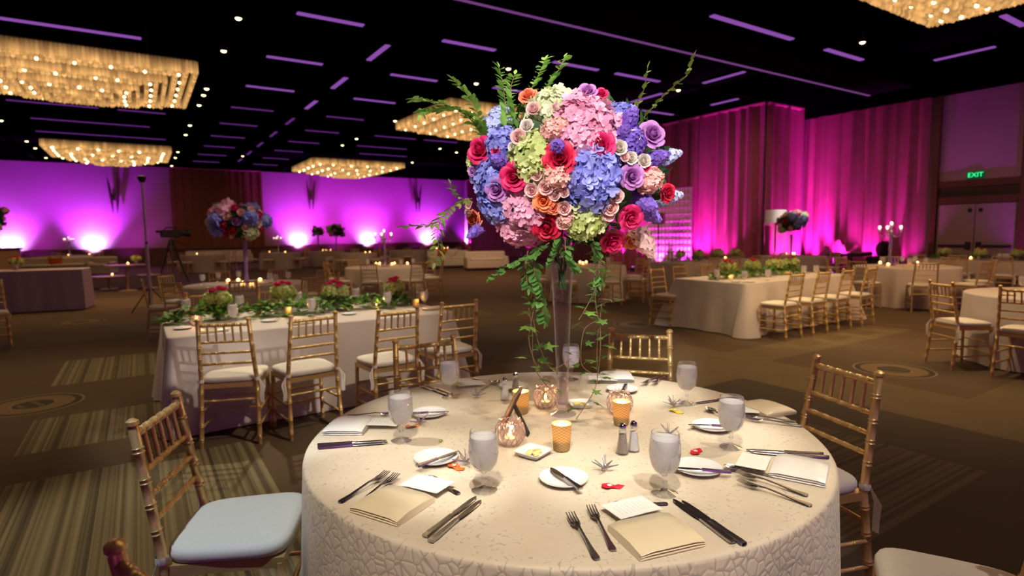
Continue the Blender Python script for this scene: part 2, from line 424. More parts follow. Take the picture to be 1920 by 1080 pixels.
BULBW = emit('warm_bulb', (1, .74, .34), 9)
def mk_track():
    t = thing('track_spotlight', '', 'spotlight')
    MB().tube([(0, 0, .22), (0, 0, .09)], .012, 6).obj('stem', BLACK, t)
    MB().lathe([(.02, .14), (.055, .12), (.065, .0), (.05, .01)], 10).obj('can', BLACK, t)
    MB().ball((0, 0, .005), .056, 10, 6, .6).obj('bulb', BULBW, t)
    return t
tk = Proto(mk_track)
TR = [(1.78, y) for y in (11.88, 14.06, 17.77, 18.6, 20.04, 23.72, 25.9, 31.15, 33.4, 37.2)]+[(7.78, y) for y in (12.12, 13.71, 19.49, 23.74, 25.69, 31.5)]
for px, py in ((50, 264), (66, 277), (86, 295), (773, 304), (856, 285), (825, 278), (1272, 168), (1617, 78), (1300, 225), (455, 292), (2, 225)):
    q = P(px, py, H); TR.append((q.x, q.y))
for x, y in TR: tk((x, y, H-.02), 0, 'small glowing track spotlight under the black ceiling', 'track spotlights')

# chandeliers
def crystal():
    t = NT('lit_crystal'); tc = t.n('TexCoord'); sp = t.n('SeparateXYZ'); t.l(tc.outputs['Object'], sp.inputs[0])
    vn = t.n('TexVoronoi'); vn.inputs['Scale'].default_value = 3.4; t.l(tc.outputs['Object'], vn.inputs['Vector'])
    nz = t.n('TexNoise'); nz.inputs['Scale'].default_value = 16; t.l(tc.outputs['Object'], nz.inputs['Vector'])
    e = t.n('Emission'); c = t.mix(nz.outputs[0], (.95, .40, .10), (1, .60, .22)); t.l(c, e.inputs[0])
    vc = t.n('VertexColor', layer_name='Col'); sc_ = t.n('SeparateColor'); t.l(vc.outputs[0], sc_.inputs[0]); k = t.math('SUBTRACT', 1.15, vn.outputs[0]); st = t.math('MULTIPLY', t.math('POWER', k, 4), .75); t.l(t.math('MULTIPLY', t.math('ADD', st, 1.15), sc_.outputs[0]), e.inputs[1])
    g = t.bsdf((.8, .7, .55), .2); 
    return t.done(t.mixsh(.75, g.outputs[0], e.outputs[0]))
CRYS = crystal(); BULB = emit('chandelier_bulb', (1, .70, .30), 10)
CFRAME = plain('chandelier_frame', (.10, .06, .03), .5)
def rods(mb, x0, x1, y0, y1, z0, z1, step):
    """hanging glass rods standing side by side around a rectangle"""
    per = [((x0, y0), (x1, y0)), ((x1, y0), (x1, y1)), ((x1, y1), (x0, y1)), ((x0, y1), (x0, y0))]
    for a, b in per:
        L = hypot(b[0]-a[0], b[1]-a[1]); n = max(2, int(L/step)); dx, dy = (b[0]-a[0])/L, (b[1]-a[1])/L
        for i in range(n):
            s = (i+.5)*L/n; x, y = a[0]+dx*s, a[1]+dy*s; r = step*.46; zz = z0-random.uniform(0, .02)
            vs = [(x-dx*r, y-dy*r, z1), (x-dy*r, y+dx*r, z1), (x+dx*r, y+dy*r, z1), (x+dy*r, y-dx*r, z1), (x-dx*r, y-dy*r, zz+.03), (x-dy*r, y+dx*r, zz+.03), (x+dx*r, y+dy*r, zz+.03), (x+dy*r, y-dx*r, zz+.03), (x, y, zz)]
            o_ = len(mb.v); mb.add(vs, [(0, 1, 5, 4), (1, 2, 6, 5), (2, 3, 7, 6), (3, 0, 4, 7), (4, 5, 8), (5, 6, 8), (6, 7, 8), (7, 4, 8)]); k_ = random.uniform(.45, 1); mb.c[o_:] = [.12*k_]*4+[k_]*4+[k_*.8]  # rod glow fades upward in vertex colour, imitating light from the bulbs
def chandelier(label, cx, cy, wx, wy, near):
    t = thing('chandelier', label, 'chandelier', (cx, cy, 4.85), 0, 'stepped crystal chandeliers')
    step = .075 if near else .13
    MB().bbox((0, 0, .66), (wx*.98, wy*.98, .06), .01).obj('ceiling_frame', CFRAME, t)
    for sx in (-1, 1):
        for sy in (-1, 1): MB().tube([(sx*wx*.3, sy*wy*.3, .66), (sx*wx*.3, sy*wy*.3, 1.5)], .015, 6).obj('hanger', CFRAME, t)
    for k, (s, z0, z1) in enumerate(((1, .36, .64), (.74, .20, .44), (.50, .06, .28), (.27, -.06, .14))):
        mb = MB(); hx, hy = wx*s/2, wy*s/2
        rods(mb, -hx, hx, -hy, hy, z0, z1, step)
        if k < 3:
            s2 = (.74, .50, .27)[k]; ix, iy = wx*s2/2, wy*s2/2
            zz = z0+.07
            # underside ring of rods between this tier and the next: rows of short drops
            for ring in (.33, .66):
                rx, ry = hx+(ix-hx)*ring, hy+(iy-hy)*ring
                rods(mb, -rx, rx, -ry, ry, z0+.03-.1*ring, z1-.02, step*1.2)
        else:
            for ring in (.35, .7): rods(mb, -hx*ring, hx*ring, -hy*ring, hy*ring, z0-.03, z1, step*1.2)
        mb.obj('crystal_tier', CRYS, t, smooth=False)
    nb = 5 if near else 4
    for k, (s, z) in enumerate(((.87, .40), (.62, .25), (.38, .11))):
        hx, hy = wx*s/2, wy*s/2
        for i in range(nb+2-k):
            for (x, y) in ((-hx+2*hx*i/(nb+1-k), -hy), (-hx+2*hx*i/(nb+1-k), hy)):
                o = MB().ball((0, 0, 0), .032 if near else .05, 8, 5).obj('bulb', BULB, t); o.location = (x+random.uniform(-.1, .1), y+random.uniform(-.06, .06), z-.05)
        for i in range(1, nb-k):
            for x in (-hx, hx):
                o = MB().ball((0, 0, 0), .032 if near else .05, 8, 5).obj('bulb', BULB, t); o.location = (x, -hy+2*hy*i/(nb-k), z-.05)
    return t
CH5 = [('large stepped crystal chandelier at upper left, cut off by the edge of view', -.95, 17.3, 4.6, 4.2, True),
       ('distant stepped crystal chandelier above the far left of the purple wall', -.8, 31.5, 4.4, 4.0, False),
       ('distant crystal chandelier above the purple wall beside the tall bouquet', 10.1, 32.6, 4.9, 4.6, False),
       ('stepped crystal chandelier partly behind the tall bouquet and its leafy branches', 10.1, 17.6, 4.4, 4.2, True),
       ('crystal chandelier cut off at the top right above the black beam', 10.6, 3.1, 4.0, 4.0, True)]
for a in CH5: chandelier(*a)

# ------------------------------------------------------------------ chairs
def ringed(p0, p1, r, rings, n=8, amp=.22, ends=True):
    """bamboo-turned rod: (points, radii) with paired ridges at the given fractions"""
    p0, p1 = V(p0), V(p1); L = (p1-p0).length; st = [(0, r), (1, r)]
    for q in rings:
        for o in (-.007, .007):
            c = q+o/L; e = .0042/L
            st += [(c-e, r), (c, r*(1+amp)), (c+e, r)]
    st = sorted((min(max(t, 0), 1), x) for t, x in st)
    return [p0+(p1-p0)*t for t, _ in st], [x for _, x in st]
PBZ = .905
def make_chair(full, mat, label=''):
    t = thing('chiavari_chair', label, 'chair'); n = 10 if full else 5
    def rod(name, a, b, r, rings):
        mb = MB()
        if full: pts, rr = ringed(a, b, r, rings, n); mb.tube(pts, rr, n)
        else: mb.tube([a, b], r, n)
        return mb.obj(name, mat, t)
    def px(z): return .185-.02*max(0, z-.455)/.45
    for s in (-1, 1):
        a, b, c = (s*.195, -.225, 0), (s*.185, -.175, .455), (s*.165, -.245, PBZ)
        mb = MB()
        if full:
            p1, r1 = ringed(a, b, .0155, (.12, .35, .62, .86), n); p2, r2 = ringed(b, c, .0155, (.05, .25, .44, .62, .84), n)
            r1 = [x*(.75+.25*min(1, i/6)) for i, x in enumerate(r1)]
            mb.tube(p1+p2[1:]+[V(c)+V((0, -.001, .006)), V(c)+V((0, -.001, .010)), V(c)+V((0, -.002, .022)), V(c)+V((0, -.002, .030))], r1+r2[1:]+[.012, .019, .019, .008], n)
        else: mb.tube([a, b, c], [.012, .0155, .0155], n)
        mb.obj('back_post', mat, t)
        rod('leg', (s*.195, .185, 0), (s*.188, .178, .435), .0155, (.12, .36, .64, .88))
        for z in (.14, .25): rod('stretcher', (s*.195, -.20, z), (s*.193, .182, z), .0085, (.2, .5, .8))
    rod('stretcher', (-.19, -.185, .33), (.19, -.185, .33), .009, (.2, .5, .8))
    for z in (.17, .28): rod('stretcher', (-.192, .182, z), (.192, .182, z), .0085, (.2, .5, .8))
    def yb(z): return -.175-.07*(z-.455)/.45
    rod('top_rail', (-.164, yb(.885), .885), (.164, yb(.885), .885), .0125, (.12, .28, .44, .60, .76, .90))
    for z in (.762, .682, .602): rod('back_rail', (-px(z), yb(z), z), (px(z), yb(z), z), .0095, (.14, .32, .5, .68, .86))
    for i in range(5):
        x = -.11+.055*i; rod('spindle', (x, yb(.762), .762), (x*.98, yb(.885), .885), .0072, (.3, .68))
    mb = MB(); zs = (.42, .455)
    fr = [(-.19, -.18), (.19, -.18), (.20, .19), (-.20, .19)]
    mb.add([(x, y, z) for z in zs for x, y in fr], [(3, 2, 1, 0), (4, 5, 6, 7), (0, 1, 5, 4), (1, 2, 6, 5), (2, 3, 7, 6), (3, 0, 4, 7)])
    mb.obj('seat_frame', mat, t)
    mb = MB(); N = 28 if full else 12; prof = ((.86, .456), (.97, .459), (1.0, .470), (1.0, .486), (.97, .498), (.86, .506), (.5, .511), (.02, .513))
    vs = []
    for k, z in prof:
        for j in range(N):
            a = 2*pi*j/N; ca, sa = cos(a), sin(a); e = .42
            x = abs(ca)**e*(1 if ca > 0 else -1); y = abs(sa)**e*(1 if sa > 0 else -1)
            wd = .205+.012*y; vs.append((x*wd*k, y*.196*k+.008, z))
    fs = [(i*N+j, i*N+(j+1) % N, (i+1)*N+(j+1) % N, (i+1)*N+j) for i in range(len(prof)-1) for j in range(N)]+[tuple(range(N-1, -1, -1)), tuple(range((len(prof)-1)*N, len(prof)*N))]
    mb.add(vs, fs); mb.obj('cushion', CUSH, t, angle=70)
    for s in (-1, 1):
        mb = MB(); x = s*.205
        mb.lathe([(.02, -.012), (.0225, 0), (.02, .012)], 8, (s*.186, -.18, .477), cap=False)
        for dx in (0, .02):
            pts = [(x, -.19, .477), (x+s*(.012+dx), -.205, .42), (x+s*(.006+dx*.7), -.21, .35), (x+s*(.012+dx*.5), -.205, .30)]
            wv = [.004, .007, .008, .009]; vs = []
            for p, ww in zip(pts, wv): vs += [V(p)+V((-ww, 0, 0)), V(p)+V((ww, .004, 0))]
            mb.add(vs, [(0, 1, 3, 2), (2, 3, 5, 4), (4, 5, 7, 6)])
        mb.obj('tie', CUSH, t)
    return t
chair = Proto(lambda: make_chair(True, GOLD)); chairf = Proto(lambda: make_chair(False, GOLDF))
def by_tops(pl, pr, label, group, pro=None, back=0):
    """two pixels of the post tops (chair's own left, right) on the plane of that height"""
    a, b = P(*pl, .925), P(*pr, .925); m = (a+b)/2; d = (b-a).normalized(); f = V((-d.y, d.x, 0))
    o = m+f*(.245-back); return (pro or chair)((o.x, o.y, 0), atan2(f.y, f.x)-pi/2, label, group)
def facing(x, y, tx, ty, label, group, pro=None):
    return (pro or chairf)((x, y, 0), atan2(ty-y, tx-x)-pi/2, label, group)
TC = V((1.276, 1.663)); TRAD = .904; ZT = .77
G0 = 'chairs around the nearest round table'
by_tops((330, 738), (250, 790), 'gold chiavari chair with pale blue-lit cushion at left of the nearest round table', G0)
by_tops((1645, 699), (1533, 669), 'gold chiavari chair turned to the table at its right side, back toward the carpet', G0)
by_tops((856, 632), (745, 642), 'gold chair behind the nearest round table, between it and the long table', G0, None, .05)
by_tops((1256, 625), (1143, 621), 'gold chair at back of the nearest round table, right of the glass vase', G0, None, .08)
chair((.217, 1.20, 0), atan2(.346, .938)-pi/2, 'gold chair cut off at bottom left corner, only its post and rail showing', G0)
chair((1.838, .585, 0), atan2(.85, -.53)-pi/2, 'chair at bottom right showing only its ivory cushion beside the tablecloth', G0)
# ------------------------------------------------------------------ tablecloths
def damask():
    t = NT('damask_cloth'); uv = t.n('UVMap'); g = t.n('NewGeometry'); sp = t.n('SeparateXYZ'); t.l(g.outputs['Normal'], sp.inputs[0])
    nz = t.n('TexNoise'); nz.inputs['Scale'].default_value = 7; nz.inputs['Detail'].default_value = 4; t.l(uv.outputs[0], nz.inputs['Vector'])
    ad = t.n('VectorMath', operation='MULTIPLY_ADD'); t.l(nz.outputs['Color'], ad.inputs[0]); ad.inputs[1].default_value = (.03, .03, 0); t.l(uv.outputs[0], ad.inputs[2])
    vo = t.n('TexVoronoi', feature='DISTANCE_TO_EDGE'); vo.inputs['Scale'].default_value = 34; t.l(ad.outputs[0], vo.inputs['Vector'])
    n2 = t.n('TexNoise'); n2.inputs['Scale'].default_value = 9; t.l(uv.outputs[0], n2.inputs['Vector'])
    n3 = t.n('TexNoise'); n3.inputs['Scale'].default_value = 70; t.l(uv.outputs[0], n3.inputs['Vector'])
    line = t.math('LESS_THAN', vo.outputs['Distance'], .045)
    side = t.math('LESS_THAN', sp.outputs[2], .6)
    gate_top = t.math('MULTIPLY', t.math('GREATER_THAN', n2.outputs[0], .46), t.math('GREATER_THAN', n3.outputs[0], .56))
    gate_side = t.math('GREATER_THAN', n2.outputs[0], .40)
    gate = t.math('ADD', t.math('MULTIPLY', side, gate_side), t.math('MULTIPLY', t.math('SUBTRACT', 1, side), gate_top))
    lf = t.math('MULTIPLY', line, gate)
    c = t.mix(n2.outputs[0], (.64, .53, .40), (.78, .68, .54))
    c = t.mix(t.math('MULTIPLY', lf, .5), c, (.30, .23, .21))
    hgt = t.math('MULTIPLY', t.math('MINIMUM', vo.outputs['Distance'], .2), t.math('ADD', .25, t.math('MULTIPLY', side, .75)))
    bp = t.n('Bump'); bp.inputs['Strength'].default_value = .5; bp.inputs['Distance'].default_value = .012; t.l(hgt, bp.inputs['Height'])
    b = t.bsdf(c, .5, 0, Normal=bp.outputs[0], Sheen_Weight=.25); return t.done(b.outputs[0])
DAMASK = damask()
LINEN = plain('linen_cloth', (.66, .58, .54), .7, 0, .08, 4, Sheen_Weight=.2)
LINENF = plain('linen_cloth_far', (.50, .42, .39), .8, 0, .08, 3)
def cloth(label, c, shape, ht, mat, nper, group, folds=(26, .028), flare=.05, seed=0, rz=0, floor_gap=.012, uvflat=False, cflare=.07):
    """floor-length cloth; shape = radius or (lx, ly)"""
    rnd = random.Random(seed); loop = []
    if isinstance(shape, (int, float)):
        for i in range(nper): a = 2*pi*i/nper; loop.append((shape*cos(a), shape*sin(a), cos(a), sin(a), shape*a, 0))
    else:
        lx, ly = shape; r = .05; pts = []
        def seg(x0, y0, x1, y1, nx, ny, n):
            for i in range(n): q = i/n; pts.append((x0+(x1-x0)*q, y0+(y1-y0)*q, nx, ny, 0, 0))
        X, Y = lx/2, ly/2; n1 = int(nper*lx/(2*(lx+ly))); n2 = int(nper*ly/(2*(lx+ly)))
        def arc(cx, cy, a0):
            for i in range(6): a = a0+pi/2*i/6; pts.append((cx+r*cos(a), cy+r*sin(a), cos(a), sin(a), 0, sin(pi*i/6)))
        seg(-X+r, -Y, X-r, -Y, 0, -1, n1); arc(X-r, -Y+r, -pi/2); seg(X, -Y+r, X, Y-r, 1, 0, n2); arc(X-r, Y-r, 0)
        seg(X-r, Y, -X+r, Y, 0, 1, n1); arc(-X+r, Y-r, pi/2); seg(-X, Y-r, -X, -Y+r, -1, 0, n2); arc(-X+r, -Y+r, pi)
        s = 0
        for i, p in enumerate(pts):
            loop.append((*p[:4], s, p[5])); q = pts[(i+1) % len(pts)]; s += hypot(q[0]-p[0], q[1]-p[1])
    N = len(loop); tot = 2*pi*shape if isinstance(shape, (int, float)) else s
    kf = [rnd.randint(int(folds[0]*.6), int(folds[0]*1.4)) for _ in range(3)]; ph = [rnd.uniform(0, 6) for _ in range(3)]
    am = [1+.6*sin(2*pi*3*l[4]/tot+ph[0]) for l in loop]
    vs = []; uvs = []; rows = []
    def row(fn): rows.append(len(vs)); [(vs.append(fn(l, i)[0]), uvs.append(fn(l, i)[1])) for i, l in enumerate(loop)]
    for k in (.25, .6, .93):
        row(lambda l, i, k=k: ((l[0]*k, l[1]*k, ht), (l[0]*k, l[1]*k)))
    R = .014
    for a in (0, 30, 60, 90):
        a = radians(a)
        row(lambda l, i, a=a: ((l[0]-l[2]*R*(1-sin(a)), l[1]-l[3]*R*(1-sin(a)), ht-R*(1-cos(a))), (l[0]+l[2]*R*a*.6, l[1]+l[3]*R*a*.6)))
    nd = 9
    for d in range(1, nd+1):
        q = (d/nd)
        def fn(l, i, q=q):
            sw = 0
            for k_, p_ in zip(kf, ph): sw += sin(2*pi*k_*l[4]/tot+p_+q*.6)
            corner = [0, 0]
            nb = max(loop[(i+j) % N][5]*(1-abs(j)/7) for j in range(-6, 7)) if not isinstance(shape, (int, float)) else 0
            o = flare*q+folds[1]*am[i]*sw/2*q**.8+nb*cflare*q+nb*.04*q*sin(l[4]*60)
            z = ht-R-(ht-R-floor_gap)*q
            return ((l[0]+l[2]*o, l[1]+l[3]*o, z), (l[0]+l[2]*(ht-z), l[1]+l[3]*(ht-z)))
        row(fn)
    mb = MB(); fs = []
    for a, b in zip(rows, rows[1:]):
        for i in range(N): j = (i+1) % N; fs.append((a+i, b+i, b+j, a+j))
    fs.append(tuple(rows[0]+i for i in range(N)))
    mb.add(vs, fs)
    me = mb.mesh('tablecloth', mat, True, 180)
    if uvflat:
        ul = me.uv_layers.new(name='UVMap')
        for lp in me.loops: ul.data[lp.index].uv = uvs[lp.vertex_index]
    o = link('tablecloth', me); o.location = (c[0], c[1], 0); o.rotation_euler = (0, 0, rz)
    return tag(o, label, 'tablecloth', group)
GT = 'floor-length cloths on the banquet tables'
cloth('ivory damask floor-length cloth on the nearest round table', TC, TRAD, ZT, DAMASK, 180, GT, (13, .026), .03, 3, uvflat=True)
LT = (.13, 2.52, 4.93, 6.26)
cloth('pale linen cloth on the long table with the leafy garland, left of the vase', ((LT[0]+LT[1])/2, (LT[2]+LT[3])/2), (LT[1]-LT[0], LT[3]-LT[2]), .76, LINEN, 150, GT, (16, .018), .03, 5, cflare=.11)
RT = (7.14, 9.95, 5.01, 6.33)
cloth('pale linen cloth on the long flower table at right', ((RT[0]+RT[1])/2, (RT[2]+RT[3])/2), (RT[1]-RT[0], RT[3]-RT[2]), .76, LINEN, 170, GT, (18, .034), .07, 6, cflare=.20)
def rtable(label, px, py, seed, mat=LINEN, rad=.905, n=90):
    c = P(px, py, .76); cloth(label, c, rad, .76, mat, n, GT, (16, .03), .03, seed); return c
TA = rtable('pale cloth on the round table behind the garland table, under the tall flowers', 463, 532, 11)
TB = rtable('pale cloth on the round table with the tall candelabra, left of the bouquet', 720, 500, 12)
TCb = rtable('pale cloth on the round table seen behind the glass vase', 1098, 498, 13)
TE = rtable('pale cloth on the round table with the candelabra at right', 1698, 499, 14)
TF = rtable('cloth on the round table cut off by the right edge', 2004, 553, 15)
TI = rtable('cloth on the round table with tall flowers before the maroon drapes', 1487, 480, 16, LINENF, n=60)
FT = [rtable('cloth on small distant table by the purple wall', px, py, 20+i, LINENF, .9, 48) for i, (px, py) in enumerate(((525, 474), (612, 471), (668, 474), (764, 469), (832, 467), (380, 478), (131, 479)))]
TG = P(1832, 487, .76)
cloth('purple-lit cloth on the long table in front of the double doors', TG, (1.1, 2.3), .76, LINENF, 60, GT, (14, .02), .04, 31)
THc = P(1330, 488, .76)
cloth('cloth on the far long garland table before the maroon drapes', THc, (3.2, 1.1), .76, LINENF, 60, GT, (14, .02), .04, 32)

# chairs round the other tables
SEATS = []; KEEP = [TA, TB, TCb, TE, TF, TI]+FT+[P(842, 502), P(912, 506), P(100, 518), P(192, 517), V((17.3, 10.4, 0)), V((17.9, 9.2, 0))]
def ring(c, n, ph, what, r=1.16, skip=()):
    r = 1.17
    for i in range(n):
        if i in skip: continue
        a = ph+2*pi*i/n; x, y = c[0]+r*cos(a), c[1]+r*sin(a); q = proj((x, y, .6))
        if -60 < q[0] < 1980 and all(hypot(x-a_, y-b_) > .56 for a_, b_ in SEATS) and all(hypot(x-d_[0], y-d_[1]) > 1.12 for d_ in KEEP): SEATS.append((x, y)); facing(x, y, c[0], c[1], 'gold chair at the '+what, 'chairs at the '+what)
G1 = 'chairs along the front of the garland table'
for a, b in (((369, 601), (467, 597)), ((546, 593), (628, 585)), ((709, 582), (783, 575)), ((831, 568), (890, 563))):
    by_tops(a, b, 'gold chair along the front of the garland table', G1)
G2 = 'chairs along the front of the right flower table'
for x in (7.46, 8.12, 8.78, 9.46):
    chair((x, 4.70, 0), .04, 'gold chair along the front of the right flower table', G2)
by_tops((1245, 500), (1217, 502), 'gold chair standing alone at the left end of the right flower table', 'chairs at the right flower table')
for x in (.55, 1.25, 1.95): facing(x, 6.62, x, 5, 'gold chair behind the garland table', 'chairs behind the garland table', chair)
for x in (8.0, 8.75, 9.5): facing(x, 6.72, x, 5, 'gold chair behind the right flower table', 'chairs behind the right flower table')
ring(TA, 9, .35, 'tall-flower table behind the garland', 1.05)
ring(TB, 8, .2, 'candelabra table left of the bouquet', 1.06)
ring(TCb, 8, .5, 'round table behind the glass vase', 1.06)
ring(TE, 8, .62, 'candelabra table at right', 1.06)
KEEP += [V((TI.x+1.2, TI.y+k_*.5, 0)) for k_ in (-2, -1, 0, 1, 2)]
ring(TI, 6, .3, 'flower table before the drapes', 1.05)
for (ax, ay) in ((-.98, .62), (-1.1, .02)): facing(TF[0]+ax, TF[1]+ay, TF[0], TF[1], 'gold chair beside the round table cut off at right', 'chairs at the right edge table', chair)
for i in range(3): facing(TG.x-.85, TG.y-.8+.8*i, TG.x, TG.y-.8+.8*i, 'purple-lit chair before the double doors', 'chairs before the double doors')
for i in range(4): facing(THc.x-1.2+.8*i, THc.y-.85, THc.x-1.2+.8*i, THc.y, 'gold chair at the far garland table', 'chairs at the far garland table')
for k, c in enumerate(FT): ring(c, 5, .3+.5*k, 'distant tables by the purple wall', 1.0)
facing(P(-14, 650).x, P(-14, 650).y, -1.5, 9, 'dark gold chair cut off by the left edge', None, chair)

# ------------------------------------------------------------------ tableware
def T2(px, py, z=ZT): q = P(px, py, z); return V((q.x, q.y, z))
def mk_goblet():
    t = thing('water_goblet', '', 'glass')
    MB().lathe([(.0, .002), (.036, .002), (.037, .004), (.030, .007), (.012, .012), (.006, .018)], 24, cap=False).obj('foot', GLASS, t)
    MB().lathe([(.006, .018), (.0055, .03), (.0085, .037), (.0055, .043), (.007, .052), (.012, .058)], 16, cap=False).obj('stem', GLASS, t)
    pb = [(.012, .058), (.026, .066), (.037, .082), (.0425, .105), (.0435, .125), (.0415, .15), (.038, .176), (.0372, .177), (.0365, .174)]
    MB().lathe(pb, 28, cap=False).obj('bowl', GLASS, t)
    MB().lathe([(.004, .061), (.024, .068), (.0355, .083), (.041, .105), (.042, .125), (.0405, .148), (.0385, .160), (.02, .162), (.003, .161)], 28).obj('iced_water', ICE, t)
    return t
goblet = Proto(mk_goblet)
def mk_shaker(mat, nm):
    t = thing('salt_shaker' if nm == 'salt' else 'pepper_shaker', '', 'shaker')
    MB().lathe([(.0, .0), (.021, .0), (.0215, .006), (.014, .055), (.0125, .078), (.011, .082)], 8, cap=False).obj('glass_body', GLASS, t, angle=20)
    MB().lathe([(.018, .005), (.0185, .009), (.0118, .056), (.0108, .066)], 8).obj(nm, mat, t, angle=20)
    MB().lathe([(.0118, .08), (.0128, .082), (.0125, .088), (.0115, .096), (.007, .102), (.001, .104)], 16).obj('cap', CHROME, t)
    return t
salt = Proto(lambda: mk_shaker(plain('salt_grain', (.88, .87, .92), .8), 'salt')); pepper = Proto(lambda: mk_shaker(plain('pepper_grain', (.30, .25, .22), .9, 0, .5, 400), 'pepper'))

def mk_plate():
    t = MB().lathe([(.0, .004), (.035, .004), (.045, .006), (.068, .013), (.0715, .0145), (.0715, .0125), (.05, .003), (.038, .0)], 40, cap=True).obj('bread_plate', PORC)
    return tag(t, '', 'plate')
plate = Proto(mk_plate)
def strip(mb, prof, thick):
    """flat cutlery piece along +x; prof = (x, halfwidth, z)"""
    vs = []
    for x, hw, z in prof: vs += [(x, -hw, z), (x, hw, z), (x, hw*.8, z+thick), (x, -hw*.8, z+thick)]
    n = len(prof); fs = []
    for i in range(n-1):
        a, b = i*4, i*4+4
        for j in range(4): fs.append((a+j, b+j, b+(j+1) % 4, a+(j+1) % 4))
    fs += [(0, 1, 2, 3), ((n-1)*4+3, (n-1)*4+2, (n-1)*4+1, (n-1)*4)]
    mb.add(vs, fs)
HANDLE = [(-.10, .004, .001), (-.098, .008, .001), (-.09, .0095, .0015), (-.06, .0065, .003), (-.02, .0038, .008), (.02, .0034, .012)]
def mk_fork():
    t = thing('dinner_fork', '', 'fork')
    mb = MB(); strip(mb, HANDLE, .0025); mb.obj('handle', STEEL, t)
    mb = MB(); strip(mb, [(.02, .0034, .012), (.035, .006, .011), (.045, .0115, .0095), (.056, .0128, .0085), (.058, .0128, .0085)], .002)
    for i in range(4):
        y = -.0105+.007*i
        q = MB(); strip(q, [(.056, .0023, .0085), (.075, .0021, .0095), (.098, .0013, .015)], .0016); mb.add([(a, b+y, c) for a, b, c in q.v], q.f)
    mb.obj('tines', STEEL, t); return t
def mk_knife(L=.118, nm='dinner_knife', k=1):
    t = thing(nm, '', 'knife'); s = k
    mb = MB(); strip(mb, [(-.118*s, .003, .002), (-.116*s, .0085, .001), (-.10*s, .0095, .001), (-.05*s, .007, .001), (-.01*s, .0062, .002), (.0, .006, .002)], .0055); mb.obj('handle', STEEL, t)
    mb = MB(); strip(mb, [(0, .0055, .003), (.015*s, .0085, .003), (.06*s, .0095, .003), (.095*s, .0085, .003), (.112*s, .005, .003), (.118*s, .001, .003)], .0016); mb.obj('blade', STEEL, t)
    return t
def mk_spoon():
    t = thing('dessert_spoon', '', 'spoon'); mb = MB(); strip(mb, [(x*.85, y*.9, z) for x, y, z in HANDLE], .0022); mb.obj('handle', STEEL, t)
    mb = MB(); vs = []; N = 16
    for k, dz in ((1, .0), (.75, -.005), (.4, -.008), (.05, -.009)):
        for j in range(N): a = 2*pi*j/N; vs.append((.042+.028*k*cos(a), .018*k*sin(a)*(1-.12*cos(a)), .0115+dz))
    mb.add(vs, [(i*N+j, i*N+(j+1) % N, (i+1)*N+(j+1) % N, (i+1)*N+j) for i in range(3) for j in range(N)]+[tuple(range(3*N, 4*N))]); mb.obj('spoon_bowl', STEEL, t); return t
fork, knife, spoon = Proto(mk_fork), Proto(mk_knife), Proto(mk_spoon); bknife = Proto(lambda: mk_knife(nm='butter_knife', k=.70))
def lay(pro, tip, hnd, label, group, z=ZT+.002):
    a, b = T2(*tip, z), T2(*hnd, z); m = (a+b)/2; return pro((m.x, m.y, z), atan2(a.y-b.y, a.x-b.x), label, group)
def napkin(c0, c1, c2, c3, label, z=ZT+.001, white=False):
    """folded satin napkin; c0-c1 = folded long edge nearest its diner"""
    A, B, C, D = [T2(*c, z) for c in (c0, c1, c2, c3)]; ctr = (A+B+C+D)/4
    u = ((B-A)+(C-D)).normalized(); L = ((B-A).length+(C-D).length)/2; W = ((D-A).length+(C-B).length)/2
    L = min(max(L, .15), .24); W = min(max(W, .10), .17)
    sec = []                                    # cross-section of the fold across W: three layers
    h = .0095
    lay_ = [(-.5, .0), (-.5, .3), (-.515, .9), (-.51, 1.6), (-.49, 2.05), (-.2, 2.25), (.2, 2.25), (.48, 1.95), (.5, 1.7), (.485, 1.5), (.2, 1.45), (.47, 1.3), (.5, 1.0), (.48, .75), (.2, .72), (.49, .55), (.5, .2), (.48, .0)]
    mb = MB(); nu = 12
    def sag(u_): e = min(u_, 1-u_)*2; return .72+.28*min(1, e*3)
    vs = []
    for i in range(nu+1):
        q = i/nu; k = sag(q)
        for (yy, zz) in lay_: vs.append(((q-.5)*L*(1-.012*zz), yy*W*(1-.03*(1-k)), zz*h*k*(1+.25*(1-4*yy*yy)*(zz > .6))))
    n = len(lay_); fs = [(i*n+j, (i+1)*n+j, (i+1)*n+(j+1) % n, i*n+(j+1) % n) for i in range(nu) for j in range(n)]
    fs += [tuple(range(n)), tuple(range(nu*n+n-1, nu*n-1, -1))]
    mb.add(vs, fs); o = mb.obj('folded_napkin', SATINW if white else SATIN, angle=60); o.location = ctr; o.rotation_euler = (0, 0, atan2(u.y, u.x)+(0 if abs(u.y) < .0 else pi))
    tag(o, label, 'napkin', 'satin napkins on the nearest table'); return o
def menu_mat():
    t = NT('menu_print'); tc = t.n('TexCoord'); sp = t.n('SeparateXYZ'); t.l(tc.outputs['Object'], sp.inputs[0])
    nz = t.n('TexNoise'); nz.inputs['Scale'].default_value = 420; t.l(tc.outputs['Object'], nz.inputs['Vector'])
    ln = t.math('GREATER_THAN', t.math('SINE', t.math('MULTIPLY', sp.outputs[0], 2*pi/.012)), .55)
    ins = t.math('MULTIPLY', t.math('LESS_THAN', t.math('ABSOLUTE', sp.outputs[1]), .026), t.math('LESS_THAN', t.math('ABSOLUTE', sp.outputs[0]), .05))
    k = t.math('MULTIPLY', t.math('MULTIPLY', ln, ins), t.math('GREATER_THAN', nz.outputs[0], .48))
    return t.done(t.bsdf(t.mix(t.math('MULTIPLY', k, .32), (.86, .84, .80), (.3, .28, .27)), .7).outputs[0])
MENU = menu_mat()
